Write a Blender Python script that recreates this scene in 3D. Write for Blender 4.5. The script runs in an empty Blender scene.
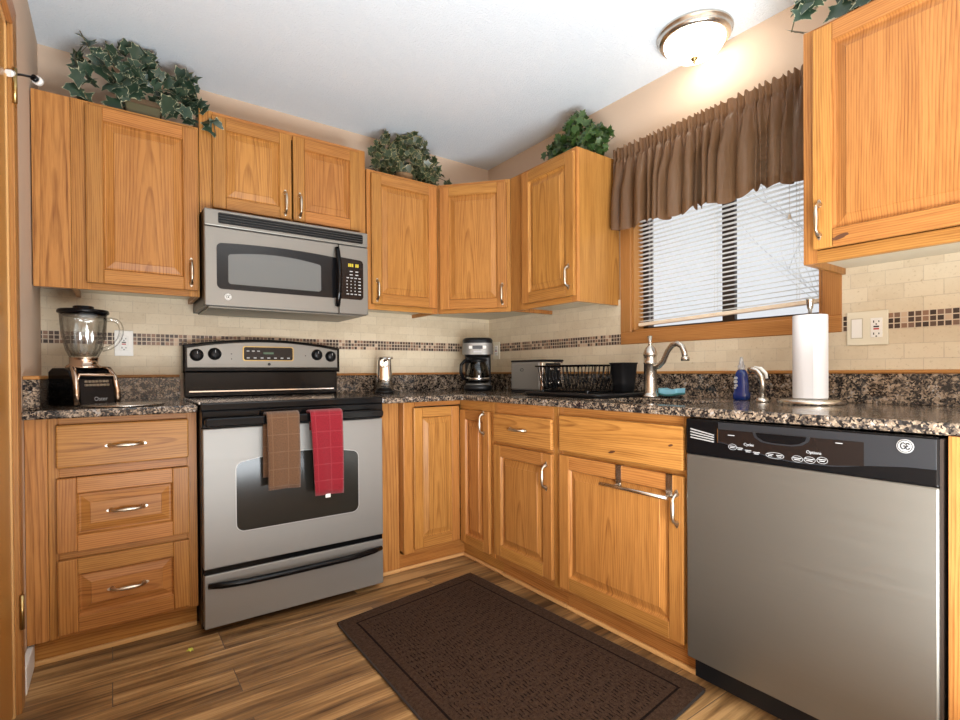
import bpy, bmesh, math, random
from mathutils import Vector, Matrix
random.seed(7)
S = bpy.context.scene
COL = S.collection
PI = math.pi

# ------------------------------------------------------------------ camera
def make_camera():
    cd = bpy.data.cameras.new('camera'); co = bpy.data.objects.new('camera', cd); COL.objects.link(co)
    yaw, pitch, roll = 0.6270, -0.0073, -0.0071
    fw = Vector((math.sin(yaw), math.cos(yaw), 0)); rt = Vector((math.cos(yaw), -math.sin(yaw), 0)); up = Vector((0, 0, 1))
    fw, up = fw*math.cos(pitch)+up*math.sin(pitch), up*math.cos(pitch)-fw*math.sin(pitch)
    rt, up = rt*math.cos(roll)+up*math.sin(roll), up*math.cos(roll)-rt*math.sin(roll)
    m = Matrix((rt, up, -fw)).transposed().to_4x4(); m.translation = (-2.1711, -2.9032, 1.0271)
    co.matrix_world = m
    cd.sensor_width = 36; cd.lens = 510.19/960*36
    cd.shift_x = -1.94/960; cd.shift_y = 15.47/960; cd.clip_start = .02
    S.camera = co
make_camera()

# ------------------------------------------------------------------ world, lights, exposure
S.view_settings.view_transform = 'Standard'; S.view_settings.look = 'None'
S.view_settings.gamma = 1; S.view_settings.exposure = 0.18; S.view_settings.use_curve_mapping = False
W = bpy.data.worlds.new('world'); S.world = W; W.use_nodes = True
W.node_tree.nodes['Background'].inputs[0].default_value = (.93, .96, 1, 1)
W.node_tree.nodes['Background'].inputs[1].default_value = 0.80
def area(name, loc, direction, sx, sy, power, color):
    l = bpy.data.lights.new(name, 'AREA'); l.shape = 'RECTANGLE'; l.size = sx; l.size_y = sy; l.energy = power; l.color = color
    o = bpy.data.objects.new(name, l); COL.objects.link(o); o.location = loc
    o.rotation_euler = Vector(direction).to_track_quat('-Z', 'Y').to_euler(); return o
area('rear_fill', (-1.3, -4.9, 1.6), (0, 1, 0), 2.1, 1.4, 5, (.93, .97, 1))  # added frontal fill behind the camera; the rear wall has no patio door
area('overhead_fill', (-1.3, -3.6, 2.40), (0, .15, -1), 1.2, 1.2, 11, (1, .97, .92))  # added overhead fill behind the camera, no fixture modelled
area('ceiling_bounce_fill', (-1.55, -3.35, .25), (.02, .06, 1), 1.5, 1.1, 150, (.88, .95, 1))  # added uplight near the floor, brightens the ceiling for soft bounced fill
area('side_fill', (-2.38, -4.2, .75), (.51, 1, -.06), 1.2, 1.2, 11.5, (.95, .97, 1)).data.spread = math.radians(46)  # added narrow fill from the left for the right-hand base cabinets

# ------------------------------------------------------------------ helpers
def tag(o, label=None, cat=None, group=None, kind=None):
    if label: o['label'] = label
    if cat: o['category'] = cat
    if group: o['group'] = group
    if kind: o['kind'] = kind
    return o
def empty(name, loc, label, cat, rotz=0, group=None):
    o = bpy.data.objects.new(name, None); COL.objects.link(o); o.empty_display_size = .05
    o.location = loc; o.rotation_euler = (0, 0, rotz); return tag(o, label, cat, group)

class MB:
    """mesh builder: shapes with a UV map in metres (U along the grain)"""
    def __init__(s):
        s.bm = bmesh.new(); s.uv = s.bm.loops.layers.uv.new('UVMap'); s.pc = s.bm.loops.layers.uv.new('Piece'); s.pr = random.random()
    def quad(s, pts, uvs=None, smooth=False):
        vs = [s.bm.verts.new(p) for p in pts]; f = s.bm.faces.new(vs); f.smooth = smooth
        if uvs:
            for l, u in zip(f.loops, uvs): l[s.uv].uv = u; l[s.pc].uv = (s.pr, 0)
        return f
    def poly_uv(s, f, g, off):
        a = {'x': 0, 'y': 1, 'z': 2}[g]
        n = f.normal; k = max(range(3), key=lambda i: abs(n[i]))
        rest = [i for i in range(3) if i != a]
        if k == a: b = rest
        else: b = None
        for l in f.loops:
            co = l.vert.co
            if b: u, v = co[b[0]]*.15, co[b[1]]
            else:
                v_ax = [i for i in rest if i != k][0]; u, v = co[a], co[v_ax]
            l[s.uv].uv = (u+off[0], v+off[1]); l[s.pc].uv = (s.pr, 0)
    def box(s, x0, x1, y0, y1, z0, z1, grain='z', bevel=0, seg=1, off=None):
        b2 = bmesh.new(); bmesh.ops.create_cube(b2, size=1)
        for v in b2.verts:
            v.co = Vector(((x0+x1)/2+v.co.x*(x1-x0), (y0+y1)/2+v.co.y*(y1-y0), (z0+z1)/2+v.co.z*(z1-z0)))
        if bevel: bmesh.ops.bevel(b2, geom=b2.edges[:], offset=bevel, segments=seg, affect='EDGES', profile=.5)
        off = off or (random.uniform(1, 4), random.choice((-1, 1))*random.uniform(.08, .3)-({'x': (z0+z1), 'y': (z0+z1), 'z': (x0+x1)}[grain])/2)
        s.merge(b2, grain, off); return s
    def merge(s, b2, grain='z', off=(0, 0), mat=None, smooth=None):
        b2.normal_update(); mp = {}; s.pr = random.random()
        for v in b2.verts: mp[v] = s.bm.verts.new(mat @ v.co if mat else v.co)
        for f in b2.faces:
            try: nf = s.bm.faces.new([mp[v] for v in f.verts])
            except ValueError: continue
            nf.smooth = f.smooth if smooth is None else smooth; nf.normal_update(); s.poly_uv(nf, grain, off)
        b2.free()
    def tube(s, pts, r, n=10, caps=True):
        pts = [Vector(p) for p in pts]; rs = r if isinstance(r, (list, tuple)) else [r]*len(pts)
        rings = []; nrm = None
        for i, p in enumerate(pts):
            t = (pts[min(i+1, len(pts)-1)]-pts[max(i-1, 0)]).normalized()
            if nrm is None:
                nrm = t.orthogonal().normalized()
            nrm = (nrm-t*nrm.dot(t)).normalized(); bn = t.cross(nrm)
            rings.append([s.bm.verts.new(p+(nrm*math.cos(2*PI*k/n)+bn*math.sin(2*PI*k/n))*rs[i]) for k in range(n)])
        for i in range(len(rings)-1):
            for k in range(n):
                f = s.bm.faces.new((rings[i][k], rings[i][(k+1) % n], rings[i+1][(k+1) % n], rings[i+1][k])); f.smooth = True
        if caps:
            s.bm.faces.new(rings[0][::-1]); s.bm.faces.new(rings[-1])
        return s
    def lathe(s, prof, c=(0, 0, 0), n=32, flute=None, mat=None):
        c = Vector(c); rings = []
        for (r, z) in prof:
            ring = []
            for k in range(n):
                a = 2*PI*k/n; rr = r*(flute(a, z) if flute else 1)
                p = Vector((rr*math.cos(a), rr*math.sin(a), z))
                if mat: p = mat @ p
                ring.append(s.bm.verts.new(c+p))
            rings.append(ring)
        for i in range(len(rings)-1):
            for k in range(n):
                f = s.bm.faces.new((rings[i][k], rings[i][(k+1) % n], rings[i+1][(k+1) % n], rings[i+1][k])); f.smooth = True
        if prof[0][0] > 1e-5: s.bm.faces.new(rings[0][::-1])
        if prof[-1][0] > 1e-5: s.bm.faces.new(rings[-1])
        bmesh.ops.remove_doubles(s.bm, verts=[v for v in rings[0]+rings[-1]], dist=1e-6)
        return s
    def prism(s, outline, d0, d1, axis='y', bevel=0, grain='x', seg=2):
        """outline in the plane across axis (y: (x,z); x: (y,z); z: (x,y)), from d0 to d1"""
        def P(a, b, d): return {'y': (a, d, b), 'x': (d, a, b), 'z': (a, b, d)}[axis]
        b2 = bmesh.new(); lo = [b2.verts.new(P(a, b, d0)) for a, b in outline]; hi = [b2.verts.new(P(a, b, d1)) for a, b in outline]
        n = len(outline); b2.faces.new(lo[::-1]); b2.faces.new(hi)
        for i in range(n): b2.faces.new((lo[i], lo[(i+1) % n], hi[(i+1) % n], hi[i]))
        bmesh.ops.recalc_face_normals(b2, faces=b2.faces[:])
        if bevel:
            ed = [e for e in b2.edges if all(len(f.verts) != 4 or n == 4 for f in e.link_faces if len(f.verts) == n) and any(len(f.verts) == n for f in e.link_faces)]
            bmesh.ops.bevel(b2, geom=ed, offset=bevel, segments=seg, affect='EDGES', profile=.5)
        s.merge(b2, grain, (random.uniform(1, 3), random.uniform(.1, .3))); return s
    def build(s, name, mat, parent=None, loc=None, smooth=None, recalc=True, solid=0, sub=0):
        if recalc: bmesh.ops.recalc_face_normals(s.bm, faces=s.bm.faces[:])
        me = bpy.data.meshes.new(name); s.bm.to_mesh(me); s.bm.free()
        for m in (mat if isinstance(mat, (list, tuple)) else [mat]): me.materials.append(m)
        if smooth is not None:
            for p in me.polygons: p.use_smooth = smooth
        o = bpy.data.objects.new(name, me); COL.objects.link(o)
        if parent: o.parent = parent
        if loc: o.location = loc
        if sub:
            m = o.modifiers.new('sub', 'SUBSURF'); m.levels = sub; m.render_levels = sub
        if solid:
            m = o.modifiers.new('solid', 'SOLIDIFY'); m.thickness = solid; m.offset = 0
        return o

def rrect(x0, x1, z0, z1, r, n=6):
    out = []
    for cx, cz, a0 in ((x1-r, z1-r, 0), (x0+r, z1-r, 90), (x0+r, z0+r, 180), (x1-r, z0+r, 270)):
        for k in range(n+1):
            a = math.radians(a0+90*k/n); out.append((cx+r*math.cos(a), cz+r*math.sin(a)))
    return out
def disc(cx, cz, r, n=24, sz=1): return [(cx+r*math.cos(2*PI*k/n), cz+sz*r*math.sin(2*PI*k/n)) for k in range(n)]

# ------------------------------------------------------------------ materials
def new_mat(name):
    m = bpy.data.materials.new(name); m.use_nodes = True; nt = m.node_tree
    return m, nt, nt.nodes['Principled BSDF']
def pbr(name, col, rough=.5, metal=0, **kw):
    m, nt, b = new_mat(name)
    b.inputs['Base Color'].default_value = (*col, 1); b.inputs['Roughness'].default_value = rough; b.inputs['Metallic'].default_value = metal
    for k, v in kw.items(): b.inputs[k.replace('_', ' ')].default_value = v
    return m
class NT:
    def __init__(s, nt): s.nt = nt
    def n(s, t, **kw):
        nd = s.nt.nodes.new(t)
        for k, v in kw.items(): setattr(nd, k, v)
        return nd
    def L(s, a, b): s.nt.links.new(a, b)
    def val(s, sock, v):
        if hasattr(v, 'is_linked'): s.L(v, sock)
        else: sock.default_value = v
    def math(s, op, a, b=None, c=None, clamp=False):
        nd = s.n('ShaderNodeMath', operation=op, use_clamp=clamp)
        s.val(nd.inputs[0], a)
        if b is not None: s.val(nd.inputs[1], b)
        if c is not None: s.val(nd.inputs[2], c)
        return nd.outputs[0]
    def comb(s, x, y, z=0.0):
        nd = s.n('ShaderNodeCombineXYZ')
        for i, v in enumerate((x, y, z)): s.val(nd.inputs[i], v)
        return nd.outputs[0]
    def noise(s, vec, scale=1, detail=3, rough=.5, dist=0, out=0):
        nd = s.n('ShaderNodeTexNoise'); s.L(vec, nd.inputs['Vector']); nd.inputs['Scale'].default_value = scale
        nd.inputs['Detail'].default_value = detail; nd.inputs['Roughness'].default_value = rough; nd.inputs['Distortion'].default_value = dist
        return nd.outputs[out]
    def ramp(s, fac, stops, interp='LINEAR'):
        nd = s.n('ShaderNodeValToRGB'); s.L(fac, nd.inputs[0]); e = nd.color_ramp; e.interpolation = interp
        while len(e.elements) < len(stops): e.elements.new(.5)
        for el, (p, c) in zip(e.elements, stops):
            el.position = p; el.color = (*c, 1) if len(c) == 3 else c
        return nd.outputs[0]
    def mix(s, fac, a, b, mode='MIX'):
        nd = s.n('ShaderNodeMix', data_type='RGBA', blend_type=mode)
        s.val(nd.inputs[0], fac)
        for i, v in ((6, a), (7, b)):
            if isinstance(v, tuple): nd.inputs[i].default_value = (*v, 1)
            else: s.L(v, nd.inputs[i])
        return nd.outputs[2]
    def bump(s, h, strength=.3, dist=.002):
        nd = s.n('ShaderNodeBump'); s.L(h, nd.inputs['Height']); nd.inputs['Strength'].default_value = strength; nd.inputs['Distance'].default_value = dist
        return nd.outputs[0]
    def uv(s):
        u = s.n('ShaderNodeUVMap'); u.uv_map = 'UVMap'; sp = s.n('ShaderNodeSeparateXYZ'); s.L(u.outputs[0], sp.inputs[0]); return u.outputs[0], sp.outputs[0], sp.outputs[1]
    def obj(s):
        t = s.n('ShaderNodeTexCoord'); sp = s.n('ShaderNodeSeparateXYZ'); s.L(t.outputs['Object'], sp.inputs[0]); return t.outputs['Object'], sp.outputs[0], sp.outputs[1], sp.outputs[2]

def oak(name, light=(.475, .222, .056), dark=(.155, .044, .0065), rough=.36, ringw=.0068, contrast=1.0):
    m, nt, b = new_mat(name); g = NT(nt)
    uv, u, v = g.uv()
    lowv = g.comb(g.math('MULTIPLY', u, 1.6), g.math('MULTIPLY', v, 7))
    n1 = g.noise(lowv, 1, 2)
    h = g.math('ADD', g.math('MULTIPLY', u, .021), .012)
    r = g.math('SQRT', g.math('ADD', g.math('MULTIPLY', v, v), g.math('MULTIPLY', h, h)))
    r = g.math('ADD', r, g.math('MULTIPLY', n1, .022))
    fine = g.noise(g.comb(g.math('MULTIPLY', u, 7), g.math('MULTIPLY', v, 160)), 1, 3, .6)
    r2 = g.math('ADD', r, g.math('MULTIPLY', fine, .0016))
    fr = g.math('FRACT', g.math('DIVIDE', r2, ringw))
    saw = g.math('POWER', fr, 3.2)
    fall = g.math('SUBTRACT', 1, g.math('POWER', fr, 14))
    ring = g.math('MULTIPLY', saw, fall)
    streak = g.noise(g.comb(g.math('MULTIPLY', u, 2.2), g.math('MULTIPLY', v, 42)), 1, 4, .6)
    tone = g.noise(g.comb(g.math('MULTIPLY', u, .9), g.math('MULTIPLY', v, 9)), 1, 2)
    f = g.math('ADD', g.math('MULTIPLY', ring, .74*contrast), g.math('ADD', g.math('MULTIPLY', g.math('SUBTRACT', streak, .45), 1.1*contrast), g.math('MULTIPLY', g.math('SUBTRACT', fine, .5), 1.05*contrast)), clamp=True)
    c = g.mix(f, light, dark)
    c = g.mix(g.math('MULTIPLY', g.math('SUBTRACT', tone, .35), 1.3, clamp=True), c, g.mix(1.0, c, (.80, .72, .62), 'MULTIPLY'))
    hs = g.n('ShaderNodeHueSaturation'); g.L(c, hs.inputs['Color']); pcs = g.n('ShaderNodeUVMap'); pcs.uv_map = 'Piece'; psp = g.n('ShaderNodeSeparateXYZ'); g.L(pcs.outputs[0], psp.inputs[0])
    g.L(g.math('ADD', g.math('MULTIPLY', psp.outputs[0], .20), .88), hs.inputs['Value'])
    g.L(g.math('ADD', g.math('MULTIPLY', g.math('FRACT', g.math('MULTIPLY', psp.outputs[0], 7.3)), .010), .492), hs.inputs['Hue'])
    g.L(hs.outputs[0], b.inputs['Base Color'])
    b.inputs['Roughness'].default_value = rough
    b.inputs['Specular IOR Level'].default_value = .22; b.inputs['Coat Weight'].default_value = .03; b.inputs['Coat Roughness'].default_value = .2
    g.L(g.bump(g.math('SUBTRACT', 1, f), .12, .0008), b.inputs['Normal'])
    return m
M = {}
M['oak'] = oak('oak')
M['oak_bold'] = oak('oak_bold', (.50, .235, .065), (.15, .042, .008), .4, .0125, 1.15)
M['oak_trim'] = oak('oak_trim', (.43, .20, .060), (.26, .10, .028))
M['oak_dark'] = oak('oak_door_slab', (.46, .235, .05), (.30, .13, .025), .3, .012, .5)
M['knot'] = pbr('wood_knot', (.10, .035, .012), .5)
M['pine'] = oak('molding_wood', (.68, .40, .16), (.52, .26, .09), .4, .012, .5)
M['dark_gap'] = pbr('dark_gap', (.02, .015, .01), .8)
M['cab_in'] = pbr('cabinet_underside', (.62, .55, .42), .5)

def granite():
    m, nt, b = new_mat('granite'); g = NT(nt); co, x, y, z = g.obj()
    warp = g.n('ShaderNodeVectorMath', operation='ADD'); nz = g.noise(co, 60, 2, out=1)
    sc = g.n('ShaderNodeVectorMath', operation='SCALE'); g.L(nz, sc.inputs[0]); sc.inputs['Scale'].default_value = .016
    g.L(co, warp.inputs[0]); g.L(sc.outputs[0], warp.inputs[1])
    vo = g.n('ShaderNodeTexVoronoi'); vo.inputs['Scale'].default_value = 185; g.L(warp.outputs[0], vo.inputs['Vector'])
    sp = g.n('ShaderNodeSeparateColor'); g.L(vo.outputs['Color'], sp.inputs[0])
    big = g.noise(co, 38, 3)
    f = g.math('ADD', g.math('MULTIPLY', sp.outputs[0], .62), g.math('MULTIPLY', g.math('SUBTRACT', big, .5), 1.3))
    f = g.math('ADD', f, .12)
    c = g.ramp(f, [(0, (.012, .011, .011)), (.26, (.035, .03, .028)), (.37, (.10, .076, .058)), (.50, (.21, .155, .108)), (.64, (.34, .255, .18)), (.82, (.34, .31, .285))], 'CONSTANT')
    g.L(c, b.inputs['Base Color']); b.inputs['Roughness'].default_value = .13
    return m
M['granite'] = granite()

def tile(name, horiz):
    m, nt, b = new_mat(name); g = NT(nt); co, x, y, z = g.obj()
    h = x if horiz == 'x' else y
    vec = g.comb(h, g.math('SUBTRACT', z, 1.0111))
    br = g.n('ShaderNodeTexBrick'); g.L(vec, br.inputs['Vector']); br.offset = .5
    br.inputs['Color1'].default_value = (.68, .58, .42, 1); br.inputs['Color2'].default_value = (.58, .48, .335, 1); br.inputs['Mortar'].default_value = (.52, .43, .31, 1)
    br.inputs['Scale'].default_value = 1; br.inputs['Mortar Size'].default_value = .0013; br.inputs['Mortar Smooth'].default_value = .3
    br.inputs['Brick Width'].default_value = .102; br.inputs['Row Height'].default_value = .0508; br.inputs['Bias'].default_value = -.1
    n = g.noise(co, 22, 5, .65); n2 = g.noise(co, 90, 4, .7)
    c = g.mix(g.math('MULTIPLY', g.math('SUBTRACT', n, .42), 1.8, clamp=True), br.outputs[0], (.70, .61, .455))
    pit = g.ramp(n2, [(.30, (.78, .74, .68)), (.42, (1, 1, 1))])
    c = g.mix(1.0, c, pit, 'MULTIPLY')
    g.L(c, b.inputs['Base Color']); b.inputs['Roughness'].default_value = .5
    g.L(g.bump(g.math('SUBTRACT', 1, br.outputs[1]), .35, .0015), b.inputs['Normal'])
    return m
M['tile_back'] = tile('travertine_back', 'x'); M['tile_right'] = tile('travertine_right', 'y')
def mosaic(name, horiz):
    m, nt, b = new_mat(name); g = NT(nt); co, x, y, z = g.obj()
    h = x if horiz == 'x' else y; p = .0187
    hu = g.math('DIVIDE', h, p); hv = g.math('DIVIDE', g.math('SUBTRACT', z, 1.1635), p)
    wn = g.n('ShaderNodeTexWhiteNoise', noise_dimensions='2D'); g.L(g.comb(g.math('FLOOR', hu), g.math('FLOOR', hv)), wn.inputs['Vector'])
    c = g.ramp(wn.outputs['Value'], [(0, (.035, .018, .012)), (.22, (.10, .055, .035)), (.42, (.19, .11, .075)), (.58, (.055, .03, .022)), (.72, (.26, .14, .085)), (.88, (.55, .40, .28))], 'CONSTANT')
    def edge(a):
        fr = g.math('FRACT', a); return g.math('MINIMUM', fr, g.math('SUBTRACT', 1, fr))
    e = g.math('LESS_THAN', g.math('MINIMUM', edge(hu), edge(hv)), .09)
    c = g.mix(e, c, (.60, .50, .38))
    g.L(c, b.inputs['Base Color']); g.L(g.math('ADD', g.math('MULTIPLY', e, .3), .35), b.inputs['Roughness'])
    g.L(g.bump(g.math('SUBTRACT', 1, e), .4, .001), b.inputs['Normal'])
    return m
M['mosaic_back'] = mosaic('mosaic_back', 'x'); M['mosaic_right'] = mosaic('mosaic_right', 'y')

def plaster(name, col, scale, strength, dist=.003):
    m, nt, b = new_mat(name); g = NT(nt); co, x, y, z = g.obj()
    n = g.noise(co, scale, 4, .6); g.L(g.mix(g.math('MULTIPLY', n, .25), col, tuple(c*.82 for c in col)), b.inputs['Base Color'])
    b.inputs['Roughness'].default_value = .85; g.L(g.bump(n, strength, dist), b.inputs['Normal']); return m
M['wall'] = plaster('wall_paint_beige', (.65, .495, .37), 160, .15)
M['ceiling'] = plaster('ceiling_popcorn', (.80, .875, .94), 130, .9, .006)
M['white_paint'] = pbr('white_paint', (.8, .79, .76), .45)

def floor_mat():
    m, nt, b = new_mat('wood_plank_floor'); g = NT(nt); co, x, y, z = g.obj()
    vec = g.comb(x, g.math('ADD', y, .03))
    br = g.n('ShaderNodeTexBrick'); g.L(vec, br.inputs['Vector']); br.offset = .37; br.offset_frequency = 2
    br.inputs['Color1'].default_value = (0, 0, 0, 1); br.inputs['Color2'].default_value = (1, 1, 1, 1); br.inputs['Mortar'].default_value = (.5, .5, .5, 1)
    br.inputs['Scale'].default_value = 1; br.inputs['Mortar Size'].default_value = .0014; br.inputs['Mortar Smooth'].default_value = .1
    br.inputs['Brick Width'].default_value = .92; br.inputs['Row Height'].default_value = .155; br.inputs['Bias'].default_value = 0
    t = g.n('ShaderNodeSeparateColor'); g.L(br.outputs[0], t.inputs[0]); tone = t.outputs[0]
    seed = g.math('MULTIPLY', tone, 13)
    n = g.noise(g.comb(g.math('MULTIPLY', x, 2.0), g.math('MULTIPLY', y, 34), seed), 1, 5, .62, .4)
    n2 = g.noise(g.comb(g.math('MULTIPLY', x, 5), g.math('MULTIPLY', y, 140), seed), 1, 3, .6)
    n3 = g.noise(g.comb(g.math('MULTIPLY', x, 1.1), g.math('MULTIPLY', y, 9), seed), 1, 2)
    f = g.math('ADD', g.math('MULTIPLY', n, .75), g.math('MULTIPLY', n2, .25))
    f = g.math('ADD', f, g.math('MULTIPLY', g.math('SUBTRACT', n3, .5), .5))
    f = g.math('ADD', f, g.math('MULTIPLY', g.math('SUBTRACT', tone, .5), .14))
    c = g.ramp(f, [(.30, (.056, .028, .013)), (.43, (.185, .098, .038)), (.54, (.31, .172, .066)), (.67, (.52, .31, .13))])
    c = g.mix(br.outputs[1], c, (.11, .075, .05))
    g.L(c, b.inputs['Base Color']); g.L(g.math('ADD', g.math('MULTIPLY', n2, .2), .34), b.inputs['Roughness']); b.inputs['Specular IOR Level'].default_value = .35
    g.L(g.bump(g.math('SUBTRACT', g.math('MULTIPLY', n2, .3), br.outputs[1]), .25, .001), b.inputs['Normal'])
    return m
M['floor'] = floor_mat()

def steel(name, col=(.255, .248, .232), rough=.46, aniso=0.0, metal=.55):
    m, nt, b = new_mat(name); g = NT(nt); co, x, y, z = g.obj()
    # brushed along x: streaks constant along x
    n = g.noise(g.comb(g.math('MULTIPLY', x, 3), g.math('MULTIPLY', y, 350), g.math('MULTIPLY', z, 350)), 1, 2)
    b.inputs['Base Color'].default_value = (*col, 1); b.inputs['Metallic'].default_value = metal
    g.L(g.math('ADD', g.math('MULTIPLY', n, .14), rough-.07), b.inputs['Roughness'])
    b.inputs['Anisotropic'].default_value = aniso
    g.L(g.bump(n, .03, .0005), b.inputs['Normal']); return m
M['steel'] = steel('brushed_steel')
M['steel_dark'] = steel('brushed_steel_warm', (.225, .212, .183), .42, 0.0, .78)
M['steel_mw'] = steel('brushed_steel_oven', (.235, .222, .198), .42)
M['chrome'] = pbr('chrome', (.82, .80, .78), .09, 1)
M['nickel'] = pbr('brushed_nickel', (.60, .56, .50), .26, 1)
M['pull'] = pbr('pewter_pull', (.58, .52, .43), .30, 1)
M['brass'] = pbr('antique_brass', (.42, .30, .12), .32, 1)
M['bronze'] = pbr('dark_bronze_sash', (.045, .032, .025), .35, .3)
M['black_gloss'] = pbr('black_gloss', (.004, .004, .0045), .12, Specular_IOR_Level=.2)
M['black_plastic'] = pbr('black_plastic', (.009, .009, .010), .32, Specular_IOR_Level=.25)
M['black_matte'] = pbr('black_matte', (.02, .019, .018), .6)
M['oven_glass'] = pbr('oven_glass', (.020, .0185, .0155), .14, Specular_IOR_Level=.3)
M['mw_glass'] = pbr('microwave_glass', (.15, .155, .15), .25, Specular_IOR_Level=.3)
M['mw_frame'] = pbr('microwave_black', (.008, .008, .009), .18, Specular_IOR_Level=.25)
M['gunmetal'] = pbr('gunmetal_plastic', (.026, .028, .032), .3, .3)
M['brown_black'] = pbr('brown_black_panel', (.011, .0075, .0065), .22, Specular_IOR_Level=.3)
M['print'] = pbr('white_print', (.42, .42, .42), .5)
M['white_plastic'] = pbr('white_plastic', (.82, .81, .77), .3)
M['almond'] = pbr('almond_plastic', (.72, .67, .53), .35)
M['almond_dark'] = pbr('almond_shade', (.50, .45, .33), .5)
M['red_plastic'] = pbr('red_plastic', (.45, .02, .02), .4)
M['paper'] = pbr('paper_towel', (.74, .74, .75), .9)
M['blue_soap'] = pbr('blue_dish_soap', (.003, .022, .15), .12, Coat_Weight=.5)
M['clear_cap'] = pbr('clear_cap', (.75, .78, .82), .15, Transmission_Weight=.7, IOR=1.3)
M['sponge'] = pbr('blue_sponge', (.22, .50, .62), .9)
M['sponge_pad'] = pbr('teal_scour_pad', (.04, .17, .17), .95)
M['copper'] = pbr('warm_chrome', (.62, .47, .36), .14, 1)
M['pot'] = pbr('olive_ceramic', (.065, .056, .014), .5)
M['pot_rim'] = plaster('bronze_rim', (.11, .07, .035), 120, .8, .006)
M['wicker'] = plaster('wicker', (.22, .13, .06), 90, .8, .006)
M['stem'] = pbr('vine_stem', (.10, .08, .035), .7)
M['snow'] = pbr('snow', (.85, .87, .9), .9)
M['bark'] = pbr('frosted_bark', (.72, .72, .72), .9)
M['leaf_bit'] = pbr('yellow_leaf', (.55, .55, .08), .6)
M['cord'] = pbr('cord_black', (.015, .015, .016), .35)

def glass(name, tint=(1, 1, 1), fres=1.45, rough=.02, extra=.0, edge=0.0):
    m, nt, b = new_mat(name); g = NT(nt); nt.nodes.remove(b)
    tr = g.n('ShaderNodeBsdfTransparent')
    gl = g.n('ShaderNodeBsdfGlossy'); gl.inputs['Roughness'].default_value = rough
    ge = g.n('ShaderNodeNewGeometry'); dt = g.n('ShaderNodeVectorMath', operation='DOT_PRODUCT'); g.L(ge.outputs['Normal'], dt.inputs[0]); g.L(ge.outputs['Incoming'], dt.inputs[1])
    f0 = ((fres-1)/(fres+1))**2
    sch = g.math('ADD', g.math('MULTIPLY', g.math('POWER', g.math('SUBTRACT', 1, g.math('ABSOLUTE', dt.outputs['Value'])), 4), 1-f0), f0+extra, clamp=True)
    gz = g.math('POWER', g.math('SUBTRACT', 1, g.math('ABSOLUTE', dt.outputs['Value'])), 2.0)
    g.L(g.mix(g.math('MULTIPLY', gz, edge), tint, (.12, .11, .10)), tr.inputs[0])
    mx = g.n('ShaderNodeMixShader'); g.L(g.math('MULTIPLY', sch, .8), mx.inputs[0]); g.L(tr.outputs[0], mx.inputs[1]); g.L(gl.outputs[0], mx.inputs[2])
    g.L(mx.outputs[0], nt.nodes['Material Output'].inputs[0]); return m
M['pane'] = glass('window_pane')
M['jar_glass'] = glass('jar_glass', (.93, .935, .93), 1.75, .05, .03, .9)
M['carafe_glass'] = glass('carafe_glass', (.35, .33, .30), 1.6, .03, .03)

def translucent(name, col, amt, rough=.6, spec=.4):
    m, nt, b = new_mat(name); g = NT(nt)
    b.inputs['Base Color'].default_value = (*col, 1); b.inputs['Roughness'].default_value = rough; b.inputs['Specular IOR Level'].default_value = spec
    t = g.n('ShaderNodeBsdfTranslucent'); t.inputs[0].default_value = (*col, 1)
    mx = g.n('ShaderNodeMixShader'); mx.inputs[0].default_value = amt; g.L(b.outputs[0], mx.inputs[1]); g.L(t.outputs[0], mx.inputs[2])
    g.L(mx.outputs[0], nt.nodes['Material Output'].inputs[0]); return m, g, b, t
M['valance'], _g, _b, _t = translucent('brown_satin', (.19, .102, .050), .42, .32)
_co, _x, _y, _z = _g.obj()
_n = _g.noise(_g.comb(_g.math('MULTIPLY', _x, 30), _g.math('MULTIPLY', _y, 55), _g.math('MULTIPLY', _z, 9)), 1, 4, .6)
for _s in (_b, _t): _g.L(_g.bump(_n, .55, .010), _s.inputs['Normal'])
_tr = _g.n('ShaderNodeBsdfTransparent'); _tr.inputs[0].default_value = (.85, .62, .42, 1)
_mx = _g.n('ShaderNodeMixShader'); _mo = _g.nt.nodes['Material Output']; _old = _mo.inputs[0].links[0].from_socket
_g.L(_g.math('MULTIPLY', _g.math('GREATER_THAN', _z, 1.775), .055), _mx.inputs[0]); _g.L(_old, _mx.inputs[1]); _g.L(_tr.outputs[0], _mx.inputs[2]); _g.L(_mx.outputs[0], _mo.inputs[0])
M['slat'] = translucent('blind_slat', (.93, .92, .89), .6, .4)[0]
M['blind_rail'] = pbr('blind_rail_cream', (.80, .68, .52), .4)

def lamp_glass():
    m, nt, b = new_mat('frosted_lamp_glass'); b.inputs['Base Color'].default_value = (.95, .93, .9, 1); b.inputs['Roughness'].default_value = .4
    b.inputs['Emission Color'].default_value = (1, .93, .80, 1); b.inputs['Emission Strength'].default_value = 9; return m
M['lamp'] = lamp_glass()
def emis(name, col, st):
    m, nt, b = new_mat(name); b.inputs['Base Color'].default_value = (0, 0, 0, 1); b.inputs['Emission Color'].default_value = (*col, 1); b.inputs['Emission Strength'].default_value = st; return m
M['silver'] = pbr('silver_paint', (.42, .415, .40), .35, .2)
M['led'] = emis('yellow_display', (1, .75, .05), .8)

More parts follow.
